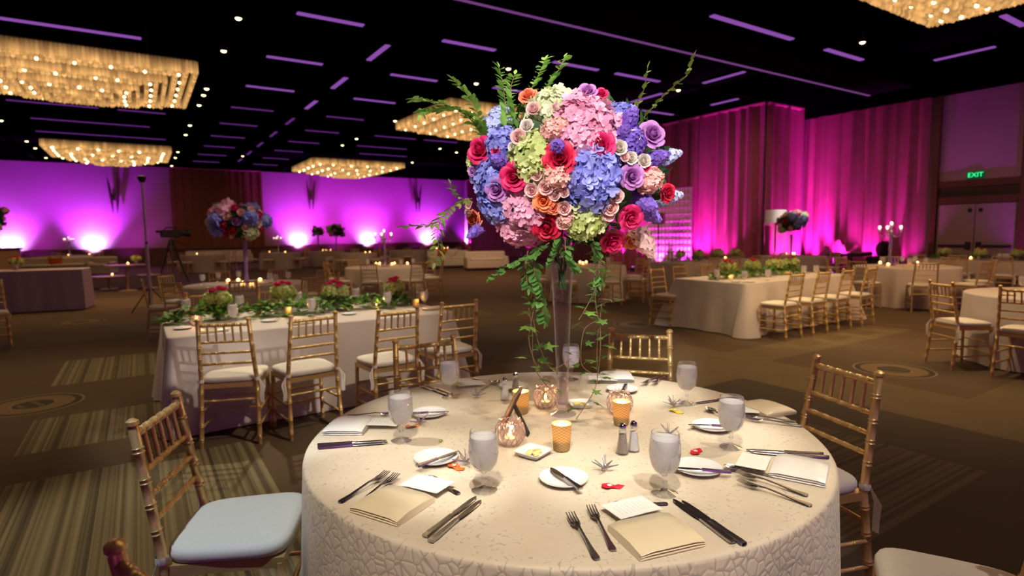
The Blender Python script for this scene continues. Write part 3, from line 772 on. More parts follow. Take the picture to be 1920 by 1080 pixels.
def menu(c0, c1, c2, c3, label, z=ZT+.004):
    A, B, C, D = [T2(*c, z) for c in (c0, c1, c2, c3)]; ctr = (A+B+C+D)/4; u = ((B-A)+(C-D)).normalized(); v = V((-u.y, u.x, 0))
    L, W = .135, .085; mb = MB()
    mb.grid(lambda a, b: ((a-.5)*L, (b-.5)*W, .009+.016*max(0, .6-a)**2+.004*sin(a*3)), 10, 2); mb.grid(lambda a, b: ((a-.5)*L, (.5-b)*W, .0082+.016*max(0, .6-a)**2+.004*sin(a*3)), 10, 2)
    o = mb.obj('menu_card', MENU); o.location = ctr; o.rotation_euler = (0, 0, atan2(u.y, u.x)); tag(o, label, 'menu card', 'menu cards on the nearest table'); return o
WIRE = plain('star_wire', (.55, .52, .56), .3, .9)
def star(px, py, rot, tagpx=None, color=None, label=''):
    c = T2(px, py); t = thing('wire_star', label, 'ornament', c, rot, 'wire star favours'); rnd = random.Random(int(px))
    mb = MB()
    for k in range(7):
        a = 2*pi*k/7; el = .25+.5*(k % 2)
        d = V((cos(a)*cos(el), sin(a)*cos(el), sin(el))); s = V((-sin(a), cos(a), 0)); R = .043; o_ = V((0, 0, .012))
        mb.tube([o_+s*.006, o_+d*R, o_-s*.006], .0016, 5)
        mb.tube([o_+V((0, 0, -.004)), o_+d*R*.96], .0008, 4)
    mb.tube([V((0, 0, .012)), V((0, 0, .052))], .001, 4); mb.tube([V((.008, 0, .012)), V((.012, .004, .05))], .001, 4)
    mb.obj('wire', WIRE, t)
    if tagpx:
        q = T2(*tagpx)-c; q = Matrix.Rotation(-rot, 3, 'Z')@q
        pm = plain('tag_paper_'+label.split()[0]+str(int(px)), color, .6); mb = MB()
        out = [(-.024, .0), (-.012, .010), (.004, .008), (.012, .013), (.020, .008), (.024, .0), (.020, -.008), (.006, -.010), (-.006, -.006), (-.014, -.012)]
        a = rnd.uniform(0, 6); out = [(x*1.4, y*1.5) for x, y in out]; vs = [(q.x+x*cos(a)-y*sin(a), q.y+x*sin(a)+y*cos(a), .004+.004*sin(x*90)) for x, y in out]
        vs += [(x, y, z+.0012) for x, y, z in vs]; n = len(out)
        mb.add(vs, [tuple(range(n-1, -1, -1)), tuple(range(n, 2*n))]+[(i, (i+1) % n, n+(i+1) % n, n+i) for i in range(n)]); mb.obj('paper_tag', pm, t, False)
        mb = MB(); mb.tube([(q.x*.1, q.y*.1, .012), (q.x*.6, q.y*.6, .014), (q.x, q.y, .006)], .0006, 4); mb.obj('thread', PAPER, t)
        mb = MB(); mb.lathe([(.0, .0), (.007, .0), (.007, .0012), (.0, .0014)], 10, (q.x+.010*cos(a), q.y+.010*sin(a), .0075)); mb.obj('tag_spot', PAPER, t)
    return t
GP, GK, GF, GN = 'bread plates on the nearest table', 'cutlery on the nearest table', 'forks on the nearest table', 'goblets on the nearest table'
S_ = {'front': 'at the front setting', 'fl': 'at the front left setting', 'l': 'at the left setting', 'bl': 'at the back left setting', 'b': 'at the setting behind the vase', 'br': 'at the back right setting', 'r': 'at the right setting'}
# goblets
for px, py, s in ((1246, 926, 'front'), (908, 920, 'fl'), (753, 827, 'l'), (844, 746, 'bl'), (1287, 757, 'br'), (1370, 840, 'r'), (1071, 712, 'b')):
    q = T2(px, py, ZT+.001); goblet((q.x, q.y, ZT+.001), 0, 'stemmed goblet of iced water '+S_[s]+' of the nearest table', GN)
# bread plates with butter knives
for (px, py), k0, k1, s in (((1057, 902), (1035, 881), (1087, 917), 'front'), ((817, 863), (857, 849), (782, 876), 'fl'), ((804, 778), (845, 773), (762, 777), 'l'), ((964, 727), (985, 722), (955, 731), 'bl'), ((1167, 733), (1165, 738), (1173, 723), 'b'), ((1336, 803), (1299, 798), (1369, 801), 'br'), ((1308, 882), (1273, 880), (1360, 886), 'r')):
    q = T2(px, py, ZT+.001); plate((q.x, q.y, ZT+.001), 0, 'small round white bread plate '+S_[s]+' of the nearest table', GP)
    lay(bknife, k0, k1, 'butter knife lying on the bread plate '+S_[s], 'butter knives on bread plates', ZT+.0165)
# napkins, menus
napkin((664, 962), (749, 990), (812, 940), (719, 916), 'folded ivory satin napkin '+S_['fl']+', before two forks')
napkin((614, 819), (680, 819), (692, 786), (632, 786), 'folded white-lit satin napkin '+S_['l']+' near the table edge', white=True)
napkin((1192, 1055), (1320, 1026), (1258, 969), (1147, 993), 'folded gold-ivory satin napkin '+S_['front']+', nearest the camera')
napkin((1448, 903), (1538, 919), (1548, 870), (1466, 854), 'folded shiny satin napkin '+S_['r'], white=True)
napkin((1480, 777), (1425, 788), (1392, 759), (1445, 754), 'folded satin napkin '+S_['br'])
napkin((1137, 717), (1177, 717), (1176, 702), (1137, 702), 'folded napkin '+S_['b']+' near the back edge', white=True)
menu((847, 908), (801, 896), (750, 920), (804, 934), 'curled paper menu card '+S_['fl'])
menu((684, 804), (745, 803), (742, 791), (690, 790), 'paper menu card '+S_['l']+' beside the white napkin')
menu((1133, 953), (1192, 934), (1240, 968), (1174, 984), 'printed paper menu card '+S_['front'])
menu((1371, 872), (1378, 856), (1456, 871), (1448, 888), 'printed paper menu card '+S_['r'])
menu((1382, 778), (1378, 768), (1412, 763), (1420, 774), 'paper menu card '+S_['br']+' under the napkin')
menu((862, 733), (905, 728), (900, 714), (858, 718), 'curled white menu card '+S_['bl'])
menu((1110, 722), (1147, 722), (1150, 706), (1112, 706), 'white menu card '+S_['b'])
# forks
for tp, hd, s, w in (((1102, 948), (1157, 1045), 'front', 'long'), ((1067, 968), (1122, 1053), 'front', 'left'), ((727, 892), (636, 943), 'fl', 'outer'), ((751, 892), (657, 956), 'fl', 'inner'), ((1378, 890), (1518, 931), 'r', 'upper'), ((1386, 908), (1518, 948), 'r', 'outer'), ((1400, 784), (1478, 790), 'br', 'inner'), ((1402, 789), (1499, 799), 'br', 'outer'), ((1208, 722), (1228, 709), 'b', 'left'), ((1227, 721), (1246, 708), 'b', 'right'), ((736, 779), (658, 780), 'l', 'upper'), ((930, 722), (893, 711), 'bl', 'back')):
    lay(fork, tp, hd, 'steel dinner fork, the %s one, %s' % (w, S_[s]), GF)
for tp, hd, s, w in (((1262, 938), (1376, 1020), 'front', 'left'), ((1283, 944), (1391, 1019), 'front', 'right'), ((888, 937), (802, 1003), 'fl', 'upper'), ((897, 944), (812, 1013), 'fl', 'lower'), ((727, 831), (596, 841), 'l', 'lower'), ((716, 828), (605, 835), 'l', 'upper'), ((1397, 845), (1546, 853), 'r', 'upper'), ((1420, 850), (1540, 858), 'r', 'lower'), ((1306, 757), (1384, 745), 'br', 'single'), ((791, 725), (835, 741), 'bl', 'left'), ((800, 723), (842, 738), 'bl', 'right')):
    lay(knife, tp, hd, 'steel dinner knife, the %s one, %s' % (w, S_[s]), GK)
for tp, hd, s in (((793, 897), (857, 925), 'fl'), ((1365, 880), (1440, 892), 'r'), ((1160, 952), (1228, 947), 'front'), ((1328, 770), (1360, 786), 'br'), ((936, 717), (905, 730), 'bl')):
    lay(spoon, tp, hd, 'steel dessert spoon above the napkin '+S_[s], 'dessert spoons')
# favours
star(1133, 884, .2, (1149, 914), (.75, .01, .03), 'wire star with a bright red fish-shaped tag behind the front menu card')
star(873, 872, 1., (856, 878), (.85, .16, .02), 'wire star with an orange fish-shaped tag beside the front left goblet')
star(1262, 764, .5, (1269, 773), (.80, .62, .02), 'wire star with a yellow tag before the back right goblet')
star(1254, 820, .9, (1306, 848), (.75, .01, .03), 'wire star behind the front goblet, its red tag lying to its right')
star(787, 797, 1.4, (775, 800), (.80, .28, .12), 'wire star with a pale orange tag beside the left goblet')
star(893, 747, .3, None, None, 'plain wire star between the back left goblet and the shakers')
# shakers
for (px, py), pro, lb in (((1167, 851), pepper, 'glass pepper shaker with chrome cap, front pair beside the gold votive'), ((1188, 846), salt, 'glass salt shaker with chrome cap, front pair beside the gold votive'), ((947, 750), salt, 'glass salt shaker with chrome cap behind the table number frame'), ((967, 740), pepper, 'glass pepper shaker with chrome cap behind the table number frame')):
    q = T2(px, py); pro((q.x, q.y, ZT+.001), .2, lb, 'shakers on the nearest table')
# butter dishes
def mk_butter():
    t = thing('butter_dish', '', 'dish'); mb = MB(); prof = ((.030, .0), (.036, .001), (.048, .016), (.0495, .018), (.047, .018), (.036, .005), (.001, .004)); vs = []; N = 24
    for k, z in prof:
        for j in range(N):
            a = 2*pi*j/N; e = .22; vs.append((k*abs(cos(a))**e*(1 if cos(a) > 0 else -1), k*abs(sin(a))**e*(1 if sin(a) > 0 else -1), z))
    mb.add(vs, [(i*N+j, i*N+(j+1) % N, (i+1)*N+(j+1) % N, (i+1)*N+j) for i in range(len(prof)-1) for j in range(N)]+[tuple(range(N-1, -1, -1))]); mb.obj('square_dish', PORC, t)
    BUT = plain('butter', (.90, .74, .30), .45)
    for x, y, r in ((-.012, .008, .3), (.010, -.006, -.5), (-.004, -.012, .9)):
        MB().bbox((x, y, .0105), (.034, .020, .011), .003, r).obj('butter_pat', BUT, t)
    return t
bd = Proto(mk_butter)
q = T2(1000, 854); bd((q.x, q.y, ZT+.001), .35, 'square white dish of butter pats before the cut glass candle bowl', 'butter dishes')
q = T2(1089, 762); bd((q.x, q.y, ZT+.001), -.5, 'square white butter dish behind the vase foot', 'butter dishes')
# candles
def point(loc, e, col, r=.02):
    l = bpy.data.lights.new('lamp', 'POINT'); l.energy = e; l.color = col; l.shadow_soft_size = r
    o = bpy.data.objects.new('lamp', l); COL.objects.link(o); o.location = loc; return o
def mercury():
    t = NT('mercury_glass'); tc = t.n('TexCoord'); sp = t.n('SeparateXYZ'); t.l(tc.outputs['Object'], sp.inputs[0])
    ang = t.math('ARCTAN2', sp.outputs[1], sp.outputs[0]); A = t.math('MULTIPLY', ang, 12); Z = t.math('MULTIPLY', sp.outputs[2], 640)
    s1 = t.math('SINE', t.math('ADD', A, Z)); s2 = t.math('SINE', t.math('SUBTRACT', A, Z))
    lat = t.math('GREATER_THAN', t.math('MAXIMUM', s1, s2), .9)
    c = t.mix(lat, (.92, .76, .46), (.42, .27, .10))
    b = t.bsdf(c, .25, .2); tl = t.n('BsdfTranslucent'); t.l(t.mix(lat, (1, .80, .46), (.55, .34, .12)), tl.inputs[0])
    return t.done(t.mixsh(.6, b.outputs[0], tl.outputs[0]))
MERC = mercury()
def mk_votive():
    t = thing('votive_candle', '', 'candle'); prof = [(.001, .002), (.026, .002), (.028, .006), (.0335, .088), (.0345, .092), (.0325, .092), (.0315, .086), (.0262, .010), (.001, .009)]
    MB().lathe(prof, 28).obj('gold_cup', MERC, t)
    MB().lathe([(.001, .009), (.024, .009), (.026, .034), (.022, .036), (.001, .035)], 16).obj('wax', WAX, t)
    MB().lathe([(.0, .036), (.003, .040), (.0045, .047), (.0025, .056), (.0, .064)], 8).obj('flame', FLAME, t); return t
vot = Proto(mk_votive)
def mk_crystal():
    t = thing('cut_glass_candle_bowl', '', 'candle')
    prof = [(.020, .0), (.030, .002), (.043, .016), (.0505, .034), (.052, .050), (.048, .068), (.040, .080), (.036, .086)]
    mb = MB(); n = 14; vs = []
    for i, (r, z) in enumerate(prof):
        for j in range(n):
            a = 2*pi*(j+.5*(i % 2))/n; vs.append((r*cos(a), r*sin(a), z))
    fs = []
    for i in range(len(prof)-1):
        for j in range(n):
            a, b, c, d = i*n+j, i*n+(j+1) % n, (i+1)*n+j, (i+1)*n+(j+1) % n
            fs += ([(a, b, c), (b, d, c)] if i % 2 == 0 else [(a, b, d), (a, d, c)])
    mb.add(vs, fs); mb.obj('facetted_bowl', CUTG, t, False)
    mb = MB()
    for j in range(n):
        for sg in (1, -1): mb.tube([(r*1.005*cos(2*pi*(j+sg*.42*i)/n), r*1.005*sin(2*pi*(j+sg*.42*i)/n), z) for i, (r, z) in enumerate(prof[1:])], .0011, 4)
    mb.obj('cut_grooves', plain('groove_mauve', (.42, .30, .36), .2, .3), t)
    mb = MB()
    for j in range(n): a = 2*pi*j/n; mb.ball((.0365*cos(a), .0365*sin(a), .087), .0055, 6, 4)
    mb.obj('scalloped_rim', GLASSR, t)
    MB().lathe([(.001, .006), (.02, .006), (.02, .026), (.001, .027)], 14).obj('wax', WAX, t)
    MB().lathe([(.0, .028), (.004, .033), (.0055, .042), (.003, .052), (.0, .060)], 8).obj('flame', FLAME, t); return t
t_ = NT('cut_glass'); tr_ = t_.n('BsdfTransparent'); tr_.inputs[0].default_value = (.94, .86, .87, 1); gl_ = t_.n('BsdfGlossy'); gl_.inputs[1].default_value = .05; tl_ = t_.n('BsdfTranslucent'); tl_.inputs[0].default_value = (.9, .84, .88, 1)
CUTG = t_.done(t_.mixsh(.34, tr_.outputs[0], t_.mixsh(.5, gl_.outputs[0], tl_.outputs[0])))
cry = Proto(mk_crystal)
for (px, py), pro, lb in (((1053, 844), vot, 'lit gold mercury-glass votive in front of the vase foot'), ((1165, 797), vot, 'lit gold mercury-glass votive behind the front shakers'), ((977, 775), vot, 'lit gold votive half hidden behind the table number frame'),
                          ((957, 834), cry, 'cut glass candle bowl in front of the table number frame'), ((1023, 764), cry, 'cut glass candle bowl behind the vase foot, left of it'), ((1162, 776), cry, 'cut glass candle bowl behind the right gold votive')):
    q = T2(px, py); pro((q.x, q.y, ZT+.001), 0, lb, 'candles on the nearest table'); point((q.x, q.y, ZT+.075), 1.0 if pro is vot else .25, (1, .58, .24), .008)
# table number frame
ctr = T2(936, 813)
fr = thing('table_number_frame', 'dark easel-backed table number frame seen from behind, beside the cut glass bowl', 'frame', (ctr.x, ctr.y, ZT+.002), atan2(Rt.y, Rt.x)-pi/2-.22)
lean = Matrix.Rotation(radians(-25), 4, 'X')
mb = MB(); mb.bbox((0, 0, .089), (.122, .011, .174), .002); mb.tr(lean); mb.obj('frame_board', plain('frame_wood', (.24, .14, .09), .5), fr)
mb = MB(); mb.bbox((0, -.0062, .089), (.10, .002, .15), .0008); mb.tr(lean); mb.obj('number_card', PAPER, fr)
mb = MB(); mb.bbox((0, .0065, .089), (.10, .002, .15), .0008); mb.tr(lean); mb.obj('back_panel', plain('frame_back', (.05, .035, .03), .7), fr)
mb = MB(); mb.bbox((0, 0, 0), (.034, .005, .125), .002); mb.tr(Matrix.Translation((0, .083, .057))@Matrix.Rotation(radians(26), 4, 'X')); mb.obj('easel_leg', BLACK, fr)
# fallen leaf
mb = MB(); mb.grid(lambda u, v: ((u-.5)*.032, (v-.5)*.014*sin(pi*min(max(u, .02), .98)), .003+.004*sin(pi*u)), 8, 2, .9); lf = mb.obj('fallen_leaf', LEAFY); q = T2(826, 828); lf.location = q; lf.rotation_euler[2] = 1
tag(lf, 'small fallen green leaf lying on the left of the nearest tablecloth', 'leaf')

# ------------------------------------------------------------------ flowers
BM = {}
def frame_of(n, twist=0):
    n = V(n).normalized(); a = n.orthogonal().normalized(); b = n.cross(a); m = Matrix((a, b, n)).transposed()
    return m@Matrix.Rotation(twist, 3, 'Z')
def m_hydrangea(seed, N=130, fl=.27, pet=4, ragged=False):
    """unit-radius dome of four-petalled florets"""
    rnd = random.Random(seed); mb = MB(); mb.ball((0, 0, -.1), .72, 12, 8, 1, 0)
    for i in range(N):
        z = 1-1.62*(i+.5)/N; th = i*2.39996+rnd.uniform(-.2, .2); r = sqrt(max(0, 1-z*z)); n = V((r*cos(th), r*sin(th), z))
        R = frame_of(n+V((rnd.uniform(-.6, .6), rnd.uniform(-.6, .6), rnd.uniform(-.6, .6))), rnd.uniform(0, 6)); c = n*(.82+.20*rnd.random()); s = fl*rnd.uniform(.8, 1.15); base = rnd.random()
        for k in range(pet):
            a = 2*pi*k/pet; up = rnd.uniform(.0, .8); e = V((cos(a), sin(a), 0)); f = V((-sin(a), cos(a), 0)); nn = V((0, 0, 1))
            w_ = s*(.40 if not ragged else .30)
            pts = [V((0, 0, 0)), e*s*.35+f*w_+nn*up*s*.3, e*s*.78+f*w_*.85+nn*up*s*.5, e*s*(.95 if not ragged else .80)+nn*up*s*.35, e*s*.78-f*w_*.85+nn*up*s*.5, e*s*.35-f*w_+nn*up*s*.3]
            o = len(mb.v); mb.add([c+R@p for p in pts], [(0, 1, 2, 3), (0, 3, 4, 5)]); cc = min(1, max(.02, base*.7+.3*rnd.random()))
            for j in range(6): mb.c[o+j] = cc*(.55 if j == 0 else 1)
    return mb
def m_rose(seed, open_=1.0, rings=5):
    """unit-radius rose, axis +Z"""
    rnd = random.Random(seed); mb = MB()
    spec = [(3, .13, .72, .0), (3, .27, .70, .03), (4, .44, .62, .07), (5, .63, .46, .13), (6, .82, .22, .22)][:rings]
    if rings == 4: spec = [(a, b*1.3, c, d) for a, b, c, d in spec]
    if rings == 3: spec = [(a, b*1.9, c, d) for a, b, c, d in spec]
    for k, (n, rad, h, curl) in enumerate(spec):
        off = rnd.uniform(0, 6)
        for i in range(n):
            a0 = off+2*pi*i/n; half = pi/n*1.45; tilt = rnd.uniform(-.05, .05); cv = min(1, .45+.10*k+rnd.uniform(0, .2))
            lip = (.0, .02, .10, .20, .34)[min(k, 4)]; close = (.55, .35, .12, .0, .0)[min(k, 4)]
            def fn(u, v, a0=a0, half=half, rad=rad, h=h, lip=lip, close=close, tilt=tilt):
                q = 2*u-1; a = a0+q*half; r = rad*(.45+.72*sin(min(1, v*1.25)*pi/2))*(1-close*v*v)+.16*q*rad*(.3+v*.7)+lip*max(0, v-.62)**1.3*4*(1-.5*q*q)*open_
                z = -.5+(h+.5)*v*(1-.10*v)-(.42*q*q*q*q+.10*q*q)*v*v-lip*max(0, v-.72)*2.2+tilt*v
                return (r*cos(a), r*sin(a), z)
            o = len(mb.v); mb.grid(fn, 6, 6)
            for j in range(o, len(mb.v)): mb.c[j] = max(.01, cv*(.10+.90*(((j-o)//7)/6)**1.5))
    for i in range(5):
        a = 2*pi*i/5; mb.add([(0, 0, -.5), (.5*cos(a-.3), .5*sin(a-.3), -.38), (.85*cos(a), .85*sin(a), -.5), (.5*cos(a+.3), .5*sin(a+.3), -.38)], [(0, 1, 2, 3)], .01)
    return mb
def m_stock(seed, N=42):
    rnd = random.Random(seed); mb = MB(); mb.tube([(0, 0, -1.2), (0, 0, 1.1)], .08, 6, True, .01)
    for i in range(N):
        z = -1+2.1*i/N; th = i*2.39996; rr = .55*(1-.75*max(0, z)**1.2); n = V((cos(th), sin(th), .35+.5*max(0, z))); c = V((cos(th)*rr, sin(th)*rr, z)); R = frame_of(n, rnd.uniform(0, 6)); s = .36*(1-.45*max(0, z)); base = rnd.random()
        for k in range(5):
            a = 2*pi*k/5; e = V((cos(a), sin(a), 0)); f = V((-sin(a), cos(a), 0)); pts = [V((0, 0, 0)), e*s*.5+f*s*.42+V((0, 0, .1*s)), e*s+V((0, 0, rnd.uniform(-.1, .3)*s)), e*s*.5-f*s*.42+V((0, 0, .1*s))]
            o = len(mb.v); mb.add([c+R@p for p in pts], [(0, 1, 2, 3)])
            for j in range(4): mb.c[o+j] = min(1, max(.02, base*.6+.4*rnd.random()))
    return mb
PET = {'lime': ((.42, .50, .10), (.86, .92, .48)), 'cream_green': ((.55, .62, .30), (.92, .92, .70)), 'pink': ((.80, .28, .46), (.98, .62, .76)), 'blue': ((.17, .17, .62), (.48, .50, .95)), 'paleblue': ((.40, .45, .85), (.80, .82, 1)),
       'violet': ((.13, .05, .42), (.36, .20, .80)), 'red': ((.30, .0, .02), (.85, .015, .08)), 'hot': ((.45, .0, .06), (.92, .03, .20)), 'coral': ((.65, .08, .04), (.98, .30, .16)), 'orange': ((.75, .12, .03), (1, .36, .14)),
       'lavender': ((.30, .06, .34), (.68, .30, .70)), 'blush': ((.75, .38, .36), (.98, .74, .72)), 'peach': ((.80, .40, .34), (1, .68, .62)), 'white': ((.70, .60, .50), (.96, .90, .84))}
def bloom(kind, colr, var=0):
    key = (kind, colr, var)
    if key not in BM:
        base = (kind, var)
        if base not in BM:
            BM[base] = {'hydrangea': lambda: m_hydrangea(var), 'rose': lambda: m_rose(var), 'spray_rose': lambda: m_rose(var+50, .7, 4), 'stock': lambda: m_stock(var), 'carnation': lambda: m_hydrangea(var+90, 70, .42, 5, True), 'hydrangea_far': lambda: m_hydrangea(var, 34, .5), 'rose_far': lambda: m_rose(var, 1, 3)}[kind]()
        BM[key] = BM[base].mesh(kind, petal('petal_'+colr, *PET[colr]), True, 60 if 'rose' in kind else 25)
    return BM[key]
def put(kind, colr, pos, nrm, r, parent, twist=0, var=0, name=None):
    m = frame_of(nrm, twist).to_4x4(); m = Matrix.Translation(pos)@m@Matrix.Scale(r, 4)
    return link(name or kind.replace('_far', ''), bloom(kind, colr, var), parent, m)
def leaf(mb, p, d, up, L, wd, col, curl=.15):
    d = V(d).normalized(); s = d.cross(V(up)); s = s.normalized() if s.length > 1e-4 else d.orthogonal().normalized(); n = s.cross(d); p = V(p)
    mb.add([p, p+d*L*.35+s*wd*.5+n*L*.03, p+d*L*.72+s*wd*.38-n*L*curl*.4, p+d*L-n*L*curl, p+d*L*.72-s*wd*.38-n*L*curl*.4, p+d*L*.35-s*wd*.5+n*L*.03, p+d*L*.4-n*L*.05, p+d*L*.75-n*L*(.05+curl*.4)],
           [(0, 1, 6), (1, 2, 7, 6), (2, 3, 7), (0, 6, 5), (6, 7, 4, 5), (7, 3, 4)], col)
def smooth_path(pts, n):
    pts = [V(p) for p in pts]; out = []
    for i in range(len(pts)-1):
        p0 = pts[max(i-1, 0)]; p1, p2 = pts[i], pts[i+1]; p3 = pts[min(i+2, len(pts)-1)]
        for k in range(n):
            t = k/n; out.append(.5*((2*p1)+(p2-p0)*t+(2*p0-5*p1+4*p2-p3)*t*t+(3*p1-p0-3*p2+p3)*t**3))
    return out+[pts[-1]]
def branch(pts, parent, mat, L, wd, dens, name='leafy_branch', seed=0, paired=True, thick=.0022):
    rnd = random.Random(seed); path = smooth_path(pts, 26); stem = MB(); stem.tube(path, [thick*(1-.6*i/len(path)) for i in range(len(path))], 5)
    st = stem.obj(name, STEMM, parent); mb = MB(); acc = 0; side = 1
    for i in range(1, len(path)):
        seg = path[i]-path[i-1]; acc += seg.length
        if acc > dens*.78 and i > 1:
            acc = 0; t = seg.normalized(); frac = i/len(path)
            for sd in ((1, -1) if paired else (side,)):
                side = -side; vw = (EYE-path[i]).normalized(); s = t.cross(vw).normalized()*sd
                d = t*.6+s*(.8+.2*rnd.random())+vw*rnd.uniform(-.25, .35)
                leaf(mb, path[i], d, vw+V((rnd.uniform(-.6, .6), rnd.uniform(-.6, .6), rnd.uniform(.0, .8))), L*1.12*rnd.uniform(.75, 1.15)*(1-.35*max(0, frac-.6)), wd*1.25*rnd.uniform(.85, 1.15), rnd.uniform(.1, .95), rnd.uniform(.0, .3))
    t = path[-1]-path[-2]; leaf(mb, path[-1], t, EYE-path[-1], L*.8, wd*.8, .9)
    o = mb.obj('leaves', mat, st, True, 180); return st
def ivy(pts, parent, seed, dens=.055, size=.040):
    rnd = random.Random(seed); path = smooth_path(pts, 14); st = MB().tube(path, .0014, 5).obj('ivy_vine', STEMM, parent); mb = MB(); acc = rnd.uniform(0, dens)
    for i in range(1, len(path)):
        acc += (path[i]-path[i-1]).length
        if acc > dens:
            acc = 0; out = V((rnd.uniform(-1, 1), rnd.uniform(-1, 1), rnd.uniform(-.3, .5))); out.normalize(); c = path[i]+out*rnd.uniform(.02, .05)
            mb.tube([path[i], (path[i]+c)/2+V((0, 0, .008)), c], .0008, 4, True, .2)
            vw = (EYE-c).normalized(); n = (vw+V((rnd.uniform(-.8, .8), rnd.uniform(-.8, .8), rnd.uniform(0, .9)))).normalized(); R = frame_of(n, rnd.uniform(0, 6)); s = size*rnd.uniform(.7, 1.2); cc = rnd.uniform(.15, .95)
            vs = [V((0, 0, .003))]; 
            for k in range(10):
                a = 2*pi*k/10; r = (1.0 if k == 0 else .8 if k in (2, 8) else .55 if k in (4, 6) else .33)*s; vs.append(V((r*cos(a), r*sin(a), -.15*r)))
            mb.add([c+R@v_ for v_ in vs], [(0, 1+k, 1+(k+1) % 10) for k in range(10)], cc)
    mb.obj('ivy_leaves', IVY, st, True, 180); return st

vz = T2(1055, 778); VD = depth((vz.x, vz.y, .9))
VASE = thing('trumpet_vase', 'tall slender clear glass trumpet vase holding the big bouquet', 'vase', (vz.x, vz.y, ZT+.001))
t_ = NT('vase_glass'); tr_ = t_.n('BsdfTransparent'); tr_.inputs[0].default_value = (.95, .93, .96, 1); gl_ = t_.n('BsdfGlossy'); gl_.inputs[1].default_value = .06; df_ = t_.n('BsdfTranslucent'); df_.inputs[0].default_value = (.9, .86, .95, 1); lw_ = t_.n('LayerWeight'); lw_.inputs[0].default_value = .35
VASEG = t_.done(t_.mixsh(t_.math('ADD', t_.math('MULTIPLY', t_.math('POWER', lw_.outputs['Facing'], 1.6), .75), .03), tr_.outputs[0], t_.mixsh(.4, gl_.outputs[0], df_.outputs[0])))
prof = [(.0, .003), (.052, .003), (.054, .006), (.040, .010), (.026, .016), (.0235, .03), (.0235, .10), (.026, .20), (.031, .34), (.037, .48), (.042, .58), (.044, .64), (.0425, .64), (.040, .58), (.035, .48), (.029, .34), (.024, .20), (.0205, .10), (.019, .045), (.001, .04)]
MB().lathe(prof, 32, cap=False).obj('glass_body', VASEG, VASE)
MB().lathe([(.001, .041), (.018, .046), (.0195, .10), (.0215, .15), (.001, .152)], 20).obj('water', glass('vase_water', (.92, .88, .90), (1, 1, 1), .15), VASE)
BC = PD(1068, 322, VD); BA = Matrix(((.40, 0, 0), (0, .40, 0), (0, 0, .30)))
FLW = thing('flower_arrangement', 'huge round bouquet of pink, blue, red and lime flowers in the tall glass vase', 'bouquet', (BC.x, BC.y, BC.z))
def on_ell(px, py, inset=0.0):
    """front surface of the bouquet along a pixel's ray"""
    d = ray(px, py).normalized(); o = EYE-BC; A = V((d.x/.40, d.y/.40, d.z/.315)); B = V((o.x/.40, o.y/.40, o.z/.315))
    a, b, c = A.dot(A), 2*A.dot(B), B.dot(B)-1; D = b*b-4*a*c
    t = (-b-sqrt(D))/(2*a) if D > 0 else -b/(2*a)
    p = EYE+d*t; n = V(((p-BC).x/.16, (p-BC).y/.16, (p-BC).z/.0992)).normalized(); return p-n*inset-BC, n
def bl(kind, colr, px, py, rpx, var=0, inset=.35, face=.35, k=1.0):
    r = rpx*VD*(1.04 if kind == 'hydrangea' else .74 if kind in ('spray_rose', 'rose') else .90)/CF*k; p, n = on_ell(px, py, r*inset); n = (n*(1-face)+(-ray(px, py).normalized())*face+V((0, 0, .12))).normalized()
    return put(kind, colr, p, n, r, FLW, random.uniform(0, 6), var)
for i, (c, x, y, r) in enumerate((('cream_green', 1033, 186, 38), ('pink', 1085, 202, 42), ('pink', 1118, 222, 46), ('pink', 1095, 250, 38), ('lime', 993, 292, 40), ('blue', 1112, 322, 46), ('blue', 1116, 350, 46), ('blue', 910, 342, 38), ('blue', 918, 388, 38), ('pink', 980, 408, 40), ('pink', 968, 440, 44), ('lime', 1100, 422, 40), ('paleblue', 927, 218, 30), ('blue', 930, 262, 28), ('lime', 884, 303, 22), ('blue', 1172, 208, 24), ('violet', 1190, 262, 26))):
    bl('hydrangea', c, x, y, r, i % 3, .62)
for i, (c, x, y, r) in enumerate((('violet', 1178, 226, 26), ('violet', 1046, 277, 24), ('violet', 1234, 295, 22), ('violet', 1210, 380, 26), ('violet', 1218, 400, 24), ('violet', 890, 434, 18), ('violet', 935, 300, 20), ('violet', 1167, 250, 20))):
    bl('stock', c, x, y, r, i % 2, -.15, .2)
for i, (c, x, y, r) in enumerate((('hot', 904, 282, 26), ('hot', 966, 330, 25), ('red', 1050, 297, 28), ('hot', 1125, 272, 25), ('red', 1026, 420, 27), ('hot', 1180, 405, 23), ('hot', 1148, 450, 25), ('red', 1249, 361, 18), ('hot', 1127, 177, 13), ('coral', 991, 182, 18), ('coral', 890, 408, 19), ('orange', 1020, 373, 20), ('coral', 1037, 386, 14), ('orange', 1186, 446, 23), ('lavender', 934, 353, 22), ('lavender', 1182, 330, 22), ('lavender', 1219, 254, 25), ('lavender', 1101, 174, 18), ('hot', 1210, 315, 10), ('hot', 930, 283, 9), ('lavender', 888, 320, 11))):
    bl('rose', c, x, y, r, i % 3, -.3, .45)
